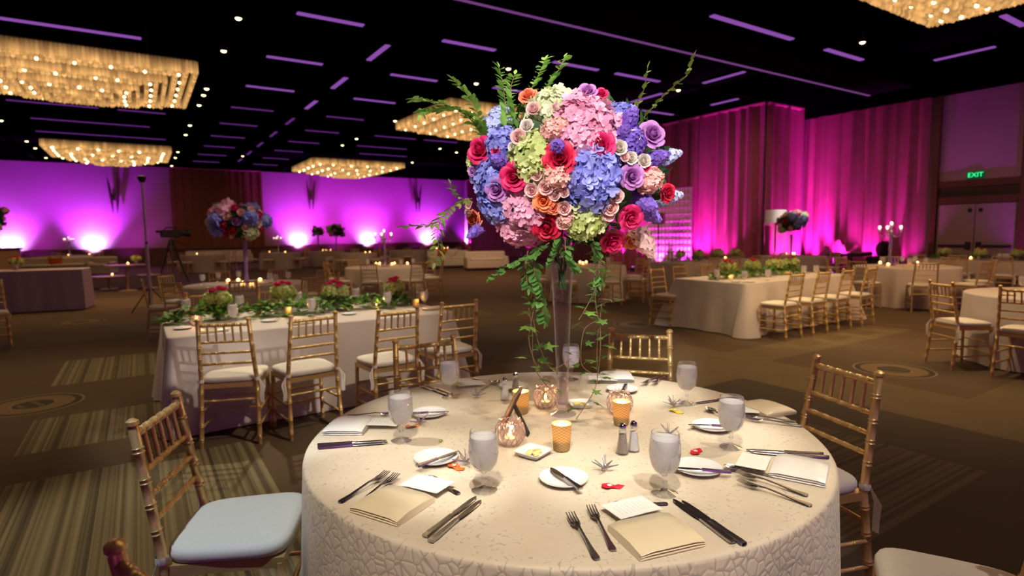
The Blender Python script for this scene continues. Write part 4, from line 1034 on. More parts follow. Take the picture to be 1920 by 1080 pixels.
for i, (c, x, y, r) in enumerate((('blush', 1001, 207, 15), ('white', 989, 238, 14), ('blush', 974, 258, 16), ('white', 1160, 278, 15), ('white', 1185, 258, 14), ('white', 1181, 297, 13), ('white', 1205, 302, 14), ('blush', 1007, 328, 11), ('blush', 998, 355, 14), ('blush', 1024, 350, 15), ('blush', 1040, 364, 12), ('blush', 1058, 388, 14), ('peach', 1056, 414, 15), ('peach', 1142, 386, 17), ('blush', 1155, 366, 14), ('blush', 1140, 401, 13), ('blush', 880, 380, 12), ('blush', 880, 397, 10), ('peach', 1198, 433, 13), ('blush', 1215, 462, 9), ('blush', 1222, 477, 7), ('blush', 1170, 295, 9), ('blush', 1058, 360, 10), ('white', 963, 276, 10), ('blush', 1040, 205, 10))):
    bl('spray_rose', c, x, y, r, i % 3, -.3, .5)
for i, (c, x, y, r) in enumerate((('peach', 1035, 246, 20), ('peach', 1050, 234, 15), ('peach', 1046, 331, 23), ('peach', 1219, 338, 24), ('peach', 1060, 410, 15), ('blush', 1208, 452, 12))):
    bl('carnation', c, x, y, r, 0, .15, .4)
# far side of the bouquet, as seen from a step aside
rnd = random.Random(5)
for i in range(16):
    a = radians(46+i*88/15)+CY*-1; el = rnd.uniform(-.6, .7); n = V((cos(a)*cos(el), sin(a)*cos(el), sin(el))); p = V((n.x*.36, n.y*.36, n.z*.27))
    put('hydrangea' if i % 2 else 'rose', ['pink', 'hot', 'blue', 'coral', 'lime', 'lavender'][i % 6], p, n, .10 if i % 2 else .055, FLW, i, i % 3)
# light stock tips sticking out on the right
for pts, c in ((((1225, 300), (1255, 296), (1276, 286)), 'paleblue'), (((1225, 372), (1255, 372), (1278, 365)), 'paleblue'), (((1195, 430), (1212, 455), (1225, 482)), 'blush')):
    a, b = PD(*pts[0], VD-.05)-BC, PD(*pts[2], VD-.05)-BC
    put('stock', c, (a+b)/2, b-a, (b-a).length*.5, FLW, 0, 0, 'stock_tip')
# green heart of leaves
mb = MB(); mb.ball((0, 0, 0), .30, 16, 10, .72, .02)
for i in range(420):
    z = 1-2*(i+.5)/420; th = i*2.39996; r = sqrt(1-z*z); n = V((r*cos(th), r*sin(th), z)); p = V((n.x*.345, n.y*.345, n.z*.255)); d = frame_of(n, rnd.uniform(0, 6))@V((.8, .2, .75)); leaf(mb, p, d, n, rnd.uniform(.05, .09), .032, rnd.uniform(.02, .5))
fo_ = mb.obj('foliage', LEAFD, FLW, True, 180); fo_['kind'] = 'stuff'
mb = MB()
for i in range(7): a = i*.9; mb.tube([(.10*cos(a), .10*sin(a), -.2), (.02*cos(a), .02*sin(a), -.36), (.016*cos(a+2), .016*sin(a+2), -.46)], .0035, 5, True, .3)
mb.tr(Matrix.Translation((vz.x-BC.x, vz.y-BC.y, 0))); mb.obj('stems', LEAFD, FLW)
def br(pxs, d0, d1, mat, L, wd, dens, seed, name='leafy_branch', **kw):
    n = len(pxs); branch([PD(x, y, VD+d0+(d1-d0)*i/(n-1))-BC for i, (x, y) in enumerate(pxs)], FLW, mat, L, wd, dens, name, seed, **kw)
br(((915, 275), (880, 222), (830, 194), (776, 186)), -.1, -.25, LEAFM, .042, .019, .020, 1)
br(((920, 270), (895, 232), (862, 205), (800, 205), (790, 215)), -.12, -.2, LEAFM, .038, .018, .020, 2)
br(((925, 290), (905, 240), (885, 190), (850, 150)), -.08, -.2, LEAFM, .040, .018, .021, 3)
br(((950, 300), (948, 220), (945, 170), (936, 126)), -.25, -.15, LEAFM, .038, .018, .018, 4)
br(((985, 290), (965, 220), (958, 170), (965, 140)), -.28, -.2, LEAFM, .036, .017, .018, 5)
br(((975, 230), (990, 180), (1010, 140), (1022, 112)), -.1, -.05, LEAFM, .036, .017, .019, 6)
br(((1010, 190), (1030, 155), (1048, 130), (1058, 108)), -.1, -.05, LEAFM, .036, .018, .019, 7)
br(((1185, 235), (1195, 200), (1208, 165), (1214, 130)), -.05, -.1, LEAFY, .040, .016, .024, 8, paired=False)
br(((1195, 235), (1225, 200), (1260, 165), (1288, 140), (1300, 106)), -.05, -.12, LEAFY, .036, .016, .017, 9, paired=False)
br(((885, 372), (855, 385), (828, 408), (808, 422), (757, 424)), -.1, -.25, LEAFY, .040, .014, .017, 10)
br(((870, 375), (850, 360), (845, 345)), -.15, -.2, LEAFM, .034, .013, .018, 11)
br(((826, 410), (820, 440), (822, 465), (815, 492)), -.18, -.25, LEAFY, .036, .016, .017, 12)
br(((1030, 455), (995, 480), (960, 494), (922, 520)), -.22, -.3, LEAFB, .040, .020, .019, 13)
br(((1000, 478), (1003, 520), (1014, 560), (1020, 600)), -.2, -.25, LEAFB, .042, .021, .019, 14)
br(((990, 470), (985, 500), (990, 540)), -.15, -.2, LEAFB, .038, .019, .018, 15)
br(((1060, 445), (1062, 475), (1080, 505)), -.24, -.24, LEAFB, .040, .020, .018, 16)
br(((1050, 440), (1040, 470), (1030, 492)), -.24, -.24, LEAFB, .038, .019, .018, 17)
br(((1110, 445), (1122, 480), (1124, 530)), -.2, -.2, LEAFB, .040, .020, .020, 18)
for k, (pxs, d0, d1) in enumerate(((((1000, 500), (990, 560), (998, 620), (1003, 690), (1042, 742)), -.16, -.1), (((1006, 500), (1002, 570), (992, 640), (1012, 700)), -.14, -.16), (((1000, 600), (1012, 650), (1035, 690), (1072, 672)), -.16, -.12),
                                   (((1120, 470), (1128, 560), (1120, 640), (1120, 720)), -.12, -.1), (((1118, 470), (1116, 560), (1126, 630), (1118, 720), (1096, 762), (1080, 786)), -.14, -.22), (((1122, 600), (1095, 620), (1090, 680), (1110, 700)), -.14, -.1), (((1118, 540), (1100, 575), (1085, 600)), -.14, -.2), (((1118, 560), (1142, 562), (1148, 566)), -.14, -.16))):
    n = len(pxs); ivy([PD(x, y, VD+d0*.6+(d1-d0)*.6*i/(n-1))-BC for i, (x, y) in enumerate(pxs)], FLW, 30+k, .042 if k < 6 else .03)

# ------------------------------------------------------------------ things on the other tables
ZL = .76
ROUNDS = [TA, TB, TCb, TE, TF, TI]+FT
BOXES = [LT, RT, (TG.x-.55, TG.x+.55, TG.y-1.15, TG.y+1.15), (THc.x-1.6, THc.x+1.6, THc.y-.55, THc.y+.55)]
def snap(q):
    best = None
    for c in ROUNDS:
        d = V((q.x-c.x, q.y-c.y, 0)); m = max(0, d.length-.78)
        if best is None or m < best[0]: best = (m, c+d*(min(.78, d.length)/max(d.length, 1e-6)))
    for x0, x1, y0, y1 in BOXES:
        p = V((min(max(q.x, x0+.1), x1-.1), min(max(q.y, y0+.1), y1-.1), 0)); m = hypot(p.x-q.x, p.y-q.y)
        if m < best[0]: best = (m, p)
    return V((best[1].x, best[1].y, q.z))
def PT(px, py, z=.76): return snap(P(px, py, z))
def garland(label, x0, x1, yc, wd, n, z=ZL, axis=0, seed=0, group='leafy table garlands'):
    rnd = random.Random(seed); mb = MB(); L = x1-x0
    for i in range(n):
        u = rnd.random(); s = rnd.gauss(0, .45); hgt = .13*max(0, 1-abs(s))*rnd.uniform(.3, 1)+.012; tp = min(1, u*8+.3, (1-u)*8+.3)
        p = V((x0+L*u, yc+s*wd*tp, z+hgt*tp)) if axis == 0 else V((yc+s*wd*tp, x0+L*u, z+hgt*tp)); d = V((rnd.uniform(-1, 1), rnd.uniform(-1, 1), rnd.uniform(-.05, .6)))
        leaf(mb, p, d, (0, 0, 1), rnd.uniform(.06, .11), rnd.uniform(.035, .05), rnd.uniform(.0, .8), .1)
    a = V((x0, yc, z)) if axis == 0 else V((yc, x0, z)); mb.tr(Matrix.Translation(-a)); o = mb.obj('leaf_garland', LEAFG, None, True, 180); o.location = a
    return tag(o, label, 'garland', group)
LEAFG = petal('garland_green', (.03, .13, .015), (.28, .52, .06), .25)
garland('thick green leaf garland down the long table left of the vase', LT[0]-.02, LT[1]-.1, 5.75, .22, 900, seed=1)
garland('green leaf garland down the right long flower table', 7.35, 9.7, 5.75, .22, 700, seed=2)
garland('dark leaf garland on the far table before the maroon drapes', THc.x-1.4, THc.x+1.4, THc.y, .18, 420, seed=3)
garland('dark leaf garland on the table before the double doors', TG.y-1, TG.y+1, TG.x, .16, 320, axis=1, seed=4)
TIN = plain('tin_cup', (.45, .42, .40), .35, .8)
def mk_posy(lo, cols):
    t = thing('small_flower_arrangement', '', 'flowers')
    MB().lathe([(.0, .0), (.042, .0), (.047, .11), (.049, .115), (.044, .11), (.001, .10)], 14).obj('metal_cup', TIN, t)
    k = 'hydrangea_far' if lo else 'hydrangea'
    for x, y, z, r, c in ((-.05, -.02, .17, .075, cols[0]), (.05, -.03, .175, .075, cols[0]), (0, .05, .18, .075, cols[0])): put(k, c, V((x, y, z)), V((x*6, y*6, .7)), r, t, 0, 1)
    for x, y, z in ((-.05, .0, .27), (.01, .03, .285), (.06, -.01, .265), (.03, -.05, .24)): put('rose_far' if lo else 'spray_rose', cols[1], V((x, y, z)), V((x, y, 1)), .033, t, 0, 0, 'rose')
    mb = MB(); rn = random.Random(3)
    for i in range(40):
        a = rn.uniform(0, 6.3); leaf(mb, (cos(a)*.05, sin(a)*.05, .12), (cos(a), sin(a), rn.uniform(-.1, .8)), (0, 0, 1), .08, .035, rn.uniform(0, .7))
    mb.obj('leaves', LEAFG, t, True, 180); return t
posy = Proto(lambda: mk_posy(False, ('lime', 'hot'))); posyf = Proto(lambda: mk_posy(True, ('lime', 'hot')))
GPZ = 'hydrangea and rose posies in metal cups'
for px, py, lb in ((413, 598, 'lime hydrangea posy with pink roses nearest the left end of the garland table'), (533, 582, 'lime hydrangea posy with pink roses, second along the garland table'), (629, 580, 'lime hydrangea posy with pink roses, third along the garland table'), (738, 571, 'lime hydrangea posy with upright pink roses nearest the right end of the garland table')):
    q = PT(px, py, ZL); posy((q.x, q.y, ZL+.002), px*.1, lb, GPZ)
for i, x in enumerate((7.75, 8.4, 9.0, 9.5)): posyf((x, 5.78, ZL+.002), i, 'pink and lime posy on the right flower table', GPZ)
for i in range(4): posyf((THc.x-1.1+.72*i, THc.y, ZL+.002), i, 'posy on the far garland table before the drapes', GPZ)
for i in range(3): posyf((TG.x, TG.y-.75+.7*i, ZL+.002), i, 'posy on the table before the double doors', GPZ)
def gob(px, py, label, grp, z=ZL): q = PT(px, py, z); goblet((q.x, q.y, z+.001), 0, label, grp)
for px, py in ((438, 607), (585, 593), (727, 579), (798, 576)): gob(px, py, 'iced water goblet along the garland table front', 'goblets on the garland table')
for px, py in ((345, 586), (655, 566), (440, 579), (541, 570)): gob(px, py, 'goblet behind the leaves of the garland table', 'goblets on the garland table')
for px, py in ((1302, 530), (1402, 533), (1450, 527), (1507, 518), (1530, 518)): gob(px, py, 'goblet of iced water on the right flower table', 'goblets on the right flower table')
for px, py in ((380, 534), (507, 531), (522, 536), (541, 529), (430, 520), (392, 528)): gob(px, py, 'goblet on the tall-flower table', 'goblets on the tall-flower table')
for px, py in ((672, 497), (690, 500), (752, 500), (775, 498)): gob(px, py, 'goblet on candelabra table left of bouquet', 'goblets on the candelabra table')
for px, py in ((1655, 497), (1690, 495), (1705, 500), (1735, 500), (1730, 493)): gob(px, py, 'goblet on the candelabra table at right', 'goblets on the right candelabra table')
for px, py in ((1849, 492), (1862, 492), (1880, 491)): gob(px, py, 'purple-lit goblet on the table before the double doors', 'goblets before the double doors')
for px, py in ((1917, 545),): gob(px, py, 'goblet at the right edge on the cut-off round table', None)
for px, py in ((1060, 500), (1125, 500), (1140, 497)): gob(px, py, 'goblet on the round table behind the glass vase', 'goblets behind the vase')
# candles on the garland tables (near ones with cups) and tea lights further off
def mk_tea():
    t = thing('tea_light', '', 'candle'); r = .04
    MB().lathe([(.0, .0), (.032, .0), (.036, .06), (.034, .06), (.03, .008), (.0, .008)], 12).obj('glass_cup', TEAC, t)
    MB().ball((0, 0, .045), .021, 8, 6, 1.2).obj('flame', FLAMEF, t); return t
t_ = NT('amber_cup'); tl_ = t_.n('BsdfTranslucent'); tl_.inputs[0].default_value = (1, .6, .25, 1); tr_ = t_.n('BsdfTransparent'); e_ = t_.n('Emission'); e_.inputs[0].default_value = (1, .45, .12, 1); e_.inputs[1].default_value = .8
TEAC = t_.done(t_.mixsh(.45, t_.mixsh(.5, tl_.outputs[0], e_.outputs[0]), tr_.outputs[0]))
tea = Proto(mk_tea)
def teal(px, py, label, grp, z=ZL): q = PT(px, py, z); return tea((q.x, q.y, z+.001), 0, label, grp)
for px, py, pro, lb in ((369, 611, cry, 'lit cut glass bowl at the left end of the garland table'), (541, 594, vot, 'lit gold votive in the middle of the garland table'), (706, 578, cry, 'lit cut glass bowl right of centre on the garland table'), (780, 578, vot, 'lit gold votive at the right end of the garland table'), (485, 589, vot, 'lit votive among the leaves of the garland table, left part'), (655, 576, vot, 'lit votive among the leaves of the garland table, right part')):
    q = PT(px, py, ZL); pro((q.x, q.y, ZL+.001), 0, lb, 'candles on the garland table'); point((q.x, q.y-.06, ZL+.09), .5, (1, .5, .16), .01)
for px, py in ((1370, 523), (1475, 512), (1415, 515)): teal(px, py, 'lit tea light on the right flower table', 'tea lights on the right flower table')
for px, py in ((428, 531), (447, 530), (455, 536), (488, 529), (472, 537)): teal(px, py, 'lit tea light on the tall-flower table', 'tea lights on the tall-flower table')
for px, py in ((708, 496), (722, 500), (750, 495), (777, 496), (735, 498)): teal(px, py, 'tea light on candelabra table left of bouquet', 'tea lights on the candelabra table')
for px, py in ((1085, 494), (1100, 492), (1093, 497)): teal(px, py, 'lit tea light on the round table behind the glass vase', 'tea lights behind the vase')
for px, py in ((1650, 496), (1665, 500), (1708, 494), (1720, 497)): teal(px, py, 'lit tea light on the candelabra table at right', 'tea lights on the right candelabra table')
for px, py in ((1466, 477), (1484, 476), (1491, 477), (1820, 487), (1360, 486)): teal(px, py, 'lit tea light on tables before the right drapes', 'tea lights before the drapes')
for px, py in ((505, 474), (535, 474), (563, 467), (606, 466), (613, 467), (641, 468), (693, 463), (765, 465), (779, 467), (790, 466), (782, 477), (808, 462), (829, 463), (838, 463), (862, 464), (640, 486), (300, 474), (340, 476), (120, 482), (114, 484)): teal(px, py, 'lit tea light on distant tables by the purple wall', 'tea lights before the purple wall')
teal(917, 475, 'lit tea light beside the sofas behind the bouquet', None); 
# place settings on the other tables
def napk_mk():
    o = MB().bbox((0, 0, .012), (.21, .13, .024), .008).obj('folded_napkin', SATIN); return tag(o, '', 'napkin')
npf = Proto(napk_mk)
for px, py in ((400, 622), (566, 607), (742, 588), (822, 579)): q = PT(px, py, ZL); npf((q.x, q.y, ZL+.001), .1, 'folded napkin along the garland table front', 'napkins on the garland table')
for px, py in ((343, 617), (505, 603), (655, 590), (775, 583)): q = PT(px, py, ZL); plate((q.x, q.y, ZL+.001), 0, 'bread plate along the garland table front', 'plates on the garland table')
for px, py in ((1335, 533), (1430, 531), (1490, 522), (1560, 510)): q = PT(px, py, ZL); plate((q.x, q.y, ZL+.001), 0, 'bread plate on the right flower table', 'plates on the right flower table')
for px, py in ((400, 541), (440, 545), (530, 541)): q = PT(px, py, ZL); npf((q.x, q.y, ZL+.001), .6, 'napkin on the tall-flower table', 'napkins on the tall-flower table')
for px, py in ((1700, 502), (1740, 501), (1765, 499), (1640, 498)): q = PT(px, py, ZL); npf((q.x, q.y, ZL+.001), .4, 'napkin on the candelabra table at right', 'napkins on the right candelabra table')
for px, py in ((1890, 553), (1900, 546)): q = PT(px, py, ZL); npf((q.x, q.y, ZL+.001), .3, 'napkin on the cut-off round table at right edge', 'napkins at the right edge')
q = PT(597, 590, ZL); salt((q.x, q.y, ZL+.001), 0, 'salt shaker beside the leaves on the garland table', None)
q = PT(573, 566, ZL); o = MB().bbox((0, 0, .012), (.20, .14, .012), .003).obj('black_folder', BLACK); o.location = q; tag(o, 'flat black folder lying among the leaves on the garland table', 'folder')
VIO = petal('violet_glass', (.16, .02, .55), (.16, .02, .55), .6)
q = PT(597, 558, ZL); o = MB().lathe([(.001, .0), (.03, .0), (.032, .01), (.022, .03), (.03, .12), (.042, .24), (.04, .24), (.028, .12), (.001, .03)], 16).obj('violet_glass_vase', VIO); o.location = (q.x, q.y, ZL+.001); tag(o, 'violet-lit slender glass vase standing behind the garland', 'vase')

# candelabra and tall arrangements
CAND = glass('candelabra_glass', (.75, .62, .78), (1, .8, 1), .6)
def mk_candelabra():
    t = thing('candelabra', '', 'candelabra')
    MB().lathe([(.0, .0), (.11, .0), (.11, .012), (.05, .03), (.032, .06), (.03, .3), (.042, .34), (.03, .38), (.028, .60), (.045, .66), (.03, .70), (.02, .74), (.0, .74)], 16).obj('column', plain('candelabra_silver', (.60, .50, .62), .2, .8), t)
    glow = emit('candelabra_glow', (1, .66, .40), 7)
    spots = [(0, 0, .84)]+[(.20*cos(2*pi*i/5+.3), .20*sin(2*pi*i/5+.3), .76) for i in range(5)]
    for i, (x, y, z) in enumerate(spots):
        if i: MB().tube(smooth_path([(0, 0, .64), (x*.5, y*.5, .58), (x*.95, y*.95, .62), (x, y, z-.06)], 5), .007, 6).obj('arm', MATS['candelabra_silver'], t)
        MB().lathe([(.008, -.09), (.02, -.08), (.036, -.03), (.042, .03), (.040, .03), (.032, -.03), (.01, -.075)], 12, (x, y, z), cap=False).obj('glass_cup', CAND, t)
        MB().ball((x, y, z+.01), .030, 8, 6, 1.2).obj('candle_glow', glow, t)
    return t
cdl = Proto(mk_candelabra)
q = PT(722, 500, ZL); cdl((q.x, q.y, ZL+.001), 0, 'tall glowing candelabra on the round table left of the bouquet', 'candelabras', 1.0)
q = PT(1668, 498, ZL); cdl((q.x, q.y, ZL+.001), .4, 'tall glowing candelabra on the round table at right', 'candelabras', 1.0)
q = PT(521, 473, ZL); cdl((q.x, q.y, ZL+.001), 0, 'small far candelabra before the purple wall, right of the brown drape', 'candelabras', .9)
q = PT(131, 477, ZL); cdl((q.x, q.y, ZL+.001), 0, 'small far candelabra left of the bright uplight on the purple wall', 'candelabras', 1.0)
def tall(label, px, pyb, pytop_base, cx, cy, rx, ry, dark, name='flower_arrangement', z=ZL, n=26, seed=0, at=None):
    q = at or PT(px, pyb, z); D = depth(q); c = PD(cx, cy, D); c = V((q.x, q.y, c.z))+Rt*((cx-px)*D/CF); a, b = rx*D/CF, ry*D/CF; top = PD(px, pytop_base, D).z
    v = thing('tall_flower_vase', label.replace('bouquet', 'glass vase under the bouquet'), 'vase', (q.x, q.y, z+.001), 0, 'tall vases of the far bouquets')
    h = max(top-z, .2)
    MB().lathe([(.0, .0), (.07, .0), (.07, .01), (.03, .03), (.025, h*.3), (.04, h), (.036, h), (.02, h*.3), (.0, .04)], 14).obj('glass_column', petal('vase_lit', (.50, .32, .62), (.50, .32, .62), .5), v)
    t = thing(name, label, 'bouquet', c, 0, 'far tall bouquets'); rnd = random.Random(seed)
    mb = MB(); mb.ball((0, 0, 0), 1, 12, 8, 1, .1)
    for i in range(160):
        zz = 1-2*(i+.5)/160; th = i*2.4; r = sqrt(1-zz*zz); nn = V((r*cos(th), r*sin(th), zz)); leaf(mb, nn*.9, nn+V((rnd.uniform(-1, 1), rnd.uniform(-1, 1), rnd.uniform(-1, 1)))*.8, V((0, 0, 1)), .35, .16, rnd.random()*.5)
    mb.v = [(x*a*.82, y*a*.82, zz*b*.82) for x, y, zz in mb.v]; o = mb.obj('foliage', LEAFD, t, True, 180); o['kind'] = 'stuff'
    cols = ['cream_green', 'blue', 'pink', 'red', 'blush', 'red', 'hot', 'lavender', 'peach']
    for i in range(n):
        zz = .95-1.75*(i+.5)/n; th = i*2.39996+seed; r = sqrt(1-zz*zz); nn = V((r*cos(th), r*sin(th), zz)); k = rnd.random()
        cl = cols[rnd.randrange(9)]; big = cl in ('cream_green', 'blue', 'pink', 'violet'); rad = (.27 if big else .17)*a
        put('hydrangea_far' if big else 'rose_far', cl, V((nn.x*a*.92, nn.y*a*.92, nn.z*b*.92)), nn, rad, t, rnd.uniform(0, 6), rnd.randrange(2))
    return t
tall('round bouquet on a tall vase on the table behind the garland', 463, 530, 452, 456, 416, 46, 33, False, n=46, seed=1)
tall('dim round bouquet before the drapes, right of the white floor lamp', 1483, 480, 440, 1482, 416, 26, 19, True, n=22, seed=2)
tall('small dark bouquet before the purple wall, left of two', 561, 470, 441, 561, 434, 12, 9, True, n=14, seed=3)
tall('dark round bouquet before the purple wall, right of two', 633, 470, 443, 633, 432, 17, 13, True, n=16, seed=4)

# ------------------------------------------------------------------ lounge and bar at left, sofas, lamps, camera gear
SOFA = plain('sofa_linen', (.62, .54, .46), .8, 0, .06, 5); SOFAW = plain('sofa_white', (.72, .66, .62), .75, 0, .05, 5)
ORANGE = plain('orange_cushion', (.70, .16, .03), .8); TANC = plain('tan_cushion', (.50, .34, .18), .8); REDC = plain('red_cushion', (.55, .05, .05), .8)
BARL = plain('bar_linen', (.44, .34, .44), .7, 0, .05, 2)
a, b = P(-110, 595), P(165, 580); L = (b-a).length
t = thing('bar_table', 'straight purple-lit cloth-skirted bar table at the left edge', 'table', ((a.x+b.x)/2, (a.y+b.y)/2+.4, 0), atan2(b.y-a.y, b.x-a.x))
MB().bbox((0, 0, .86), (L, .8, .03), .01).obj('bar_top', BARL, t)
mb = MB(); n = 90; loop = []
for i in range(n): u = i/n; loop.append(V((-L/2+L*u, -.40, 0)))
loop += [V((L/2, -.40, 0)), V((L/2, .40, 0)), V((-L/2, .40, 0))]; N = len(loop); vs = []
for k, z in enumerate((.86, .5, .02)):
    for i, q in enumerate(loop): vs.append((q.x*(1+.012*k), q.y*(1+.06*k)-.008*k*sin(q.x*9)-.005*k*sin(q.x*23), z))
mb.add(vs, [(k*N+i, k*N+(i+1) % N, (k+1)*N+(i+1) % N, (k+1)*N+i) for k in range(2) for i in range(N)]); mb.obj('skirt', BARL, t, True, 50)
def cushion_obj(name, label, p, s, rz, mat, tilt=.3, grp=None, cat='pillow'):
    mb = MB(); nu = 10; w_, h_, d_ = s
    def f(sg): return lambda u, v: ((u-.5)*w_*(1-.10*sin(pi*v)), sg*d_*.5*(sin(pi*u)*sin(pi*v))**.5, (v-.5)*h_*(1-.10*sin(pi*u)))
    mb.grid(f(1), nu, nu); mb.grid(lambda u, v: f(-1)(1-u, v), nu, nu); mb.tr(Matrix.Rotation(tilt, 4, 'X')); o = mb.obj(name, mat, None, True, 80); o.location = p; o.rotation_euler = (0, 0, rz); return tag(o, label, cat, grp)
def sofa(label, px, py, w_, rz, mat, grp='linen sofas', h=.78, q=None):
    q = q or P(px, py); t = thing('sofa', label, 'sofa', (q.x, q.y, 0), rz, grp)
    MB().bbox((0, 0, .24), (w_, .8, .30), .03).obj('base', mat, t)
    MB().bbox((0, .32, h*.5+.13), (w_, .2, h-.24), .05).obj('backrest', mat, t)
    for s in (-1, 1): MB().bbox((s*(w_/2-.08), 0, .42), (.16, .8, .34), .05).obj('armrest', mat, t)
    nn = 2 if w_ > 1.3 else 1
    for i in range(nn): MB().bbox(((i-(nn-1)/2)*(w_-.34)/nn, -.06, .44), ((w_-.36)/nn, .66, .14), .04).obj('seat_cushion', mat, t)
    for sx in (-1, 1):
        for sy in (-1, 1): MB().tube([(sx*(w_/2-.1), sy*.32, .1), (sx*(w_/2-.1), sy*.32, 0)], [.025, .018], 6).obj('leg', BROWNW, t)
    return t
sofa('cream sofa beyond the bar table at left', 100, 518, 2.7, .0, SOFA); sofa('cream armchair right of the cream sofa at left', 192, 517, .95, -.3, SOFA)
sofa('long white sofa below the brown drape at the back', 412, 490, 3.4, .0, SOFAW, q=PYp(412, 480, 36.9)); sofa('white sofa with a red pillow left of the vase, at back', 842, 502, 1.9, -.3, SOFAW); sofa('white sofa behind the hanging vines of the bouquet', 912, 506, 1.8, -.3, SOFAW)
def pil(lb, px, py, mat, back=518): D = depth(P(px, back)); q = PD(px, py, D); cushion_obj('throw_pillow', lb, q, (.5, .42, .16), 0, mat, .3, 'pillows on the sofas')
pil('orange throw pillow on the cream sofa at left', 104, 491, ORANGE); pil('tan throw pillow beside the orange one on the left sofa', 82, 489, TANC); pil('pale throw pillow at left end of the left sofa', 74, 493, SOFAW); pil('red throw pillow on the white sofa left of the bouquet', 829, 474, REDC, 502); pil('white throw pillow beside the red one on the white sofa', 848, 475, SOFAW, 502)
def cocktail(label, px, pyb, h, r, mat, grp):
    q = P(px, pyb); t = thing('cocktail_table', label, 'table', (q.x, q.y, 0), 0, grp)
    MB().lathe([(.0, h-.03), (r-.01, h-.03), (r, h-.02), (r, h-.005), (r-.01, h), (.0, h)], 28).obj('table_top', mat, t)
    MB().lathe([(.04, .03), (.035, h*.5), (.045, h*.55), (.035, h*.6), (.04, h-.03)], 12).obj('pedestal', GOLDF, t)
    MB().lathe([(.0, .0), (.24, .0), (.24, .015), (.05, .04), (.0, .04)], 20).obj('base', GOLDF, t); return t
MIRR = plain('dark_mirror_top', (.35, .22, .18), .15, .3)
cocktail('tall cocktail table with single gold pedestal beyond the bar, near the light stand', 240, 545, .76, .55, MIRR, 'cocktail tables'); cocktail('low mirrored cocktail table with a candle, right of the bar table', 205, 542, .40, .5, MIRR, 'cocktail tables')
cocktail('low round table beside the light stand', 283, 540, .42, .35, MIRR, 'cocktail tables')
cq_ = P(240, 545); posyf((cq_.x+.25, cq_.y, .762), 0, 'posy of flowers on the tall cocktail table beyond the bar', GPZ); posyf((*P(30, 506, .875)[:2], .876), .5, 'lime and pink posy at left on the purple-lit bar table', GPZ)
# tall cabinet with big arrangement at far left
q = P(2, 545); tea((cq_.x+.05, cq_.y-.2, .762), 0, 'lit tea light on the tall cocktail table beyond the bar', None); cq2 = P(205, 542); tea((cq2.x+.1, cq2.y, .402), 0, 'lit tea light on the low mirrored cocktail table', None)
q = P(2, 545); t = thing('bar_cabinet', 'tan bar cabinet with a black top at the left edge behind the bar table', 'cabinet', (q.x-.25, q.y, 0))
MB().bbox((0, 0, .62), (1.5, .6, 1.2), .01).obj('body', plain('cabinet_tan', (.36, .20, .10), .6), t); MB().bbox((0, 0, 1.25), (1.6, .7, .06), .01).obj('counter', BLACK, t); MB().bbox((0, 0, .03), (1.4, .5, .06), .005).obj('plinth', BLACK, t)
tall('big dark bouquet on the bar cabinet, cut off at left', -6, 455, 440, -4, 408, 24, 34, True, z=1.285, n=18, seed=7, at=V((q.x-.1, q.y, 1.285)))
# light stand
q = P(284, 588); D = depth(q); hz = PD(284, 338, D).z
t = thing('light_stand', 'tall thin light stand with a small lamp head, before the purple wall', 'light stand', (q.x, q.y, 0))
POLE = plain('stand_pole', (.62, .45, .66), .4, .2)
MB().tube([(0, 0, .12), (0, 0, 1.4)], .032, 8).obj('lower_pole', POLE, t); MB().tube([(0, 0, 1.35), (0, 0, hz-.05)], .022, 8).obj('upper_pole', POLE, t); MB().tube([(0, 0, 1.35), (0, 0, 1.43)], .028, 8).obj('clamp', BLACK, t)
for k in range(3): a = 2*pi*k/3+.4; MB().tube([(0, 0, .55), (.42*cos(a), .42*sin(a), .012)], .011, 6).obj('leg', BLACK, t)
MB().lathe([(.0, -.07), (.04, -.06), (.075, .0), (.075, .05), (.03, .07), (.0, .07)], 14, (0, 0, hz)).obj('lamp_head', BLACK, t)
# video camera on tripod
q = P(326, 531); D = depth(q); hz = PD(326, 447, D).z
t = thing('video_tripod', 'black tripod under the video camera beside the light stand', 'tripod', (q.x, q.y, 0)); 
for k in range(3): a = 2*pi*k/3+.5; MB().tube([(0.03*cos(a), .03*sin(a), hz-.05), (.30*cos(a), .30*sin(a), (hz-.05)*.42), (.52*cos(a), .52*sin(a), .012)], [.035, .028, .018], 6).obj('leg', BLACK, t)
MB().tube([(0, 0, hz-.45), (0, 0, hz)], .03, 8).obj('column', BLACK, t); MB().tube([(0, 0, hz-.02), (.35, -.25, hz-.2)], .012, 6).obj('pan_handle', BLACK, t)
t = thing('video_camera', 'black video camera with lens hood on the tripod, before the brown drape', 'camera', (q.x, q.y, hz+.03), .4)
MB().bbox((0, 0, .13), (.60, .20, .24), .03).obj('body', BLACK, t); MB().lathe([(.08, .0), (.09, .2), (.12, .22), (.12, .34), (.0, .34)], 14).tr(Matrix.Translation((.28, 0, .14))@Matrix.Rotation(pi/2, 4, 'Y')).obj('lens', BLACK, t)
MB().tube([(-.2, 0, .25), (-.15, 0, .33), (.2, 0, .33), (.25, 0, .25)], .018, 6).obj('carry_handle', BLACK, t); MB().bbox((-.36, .04, .2), (.14, .08, .08), .01).obj('viewfinder', BLACK, t)
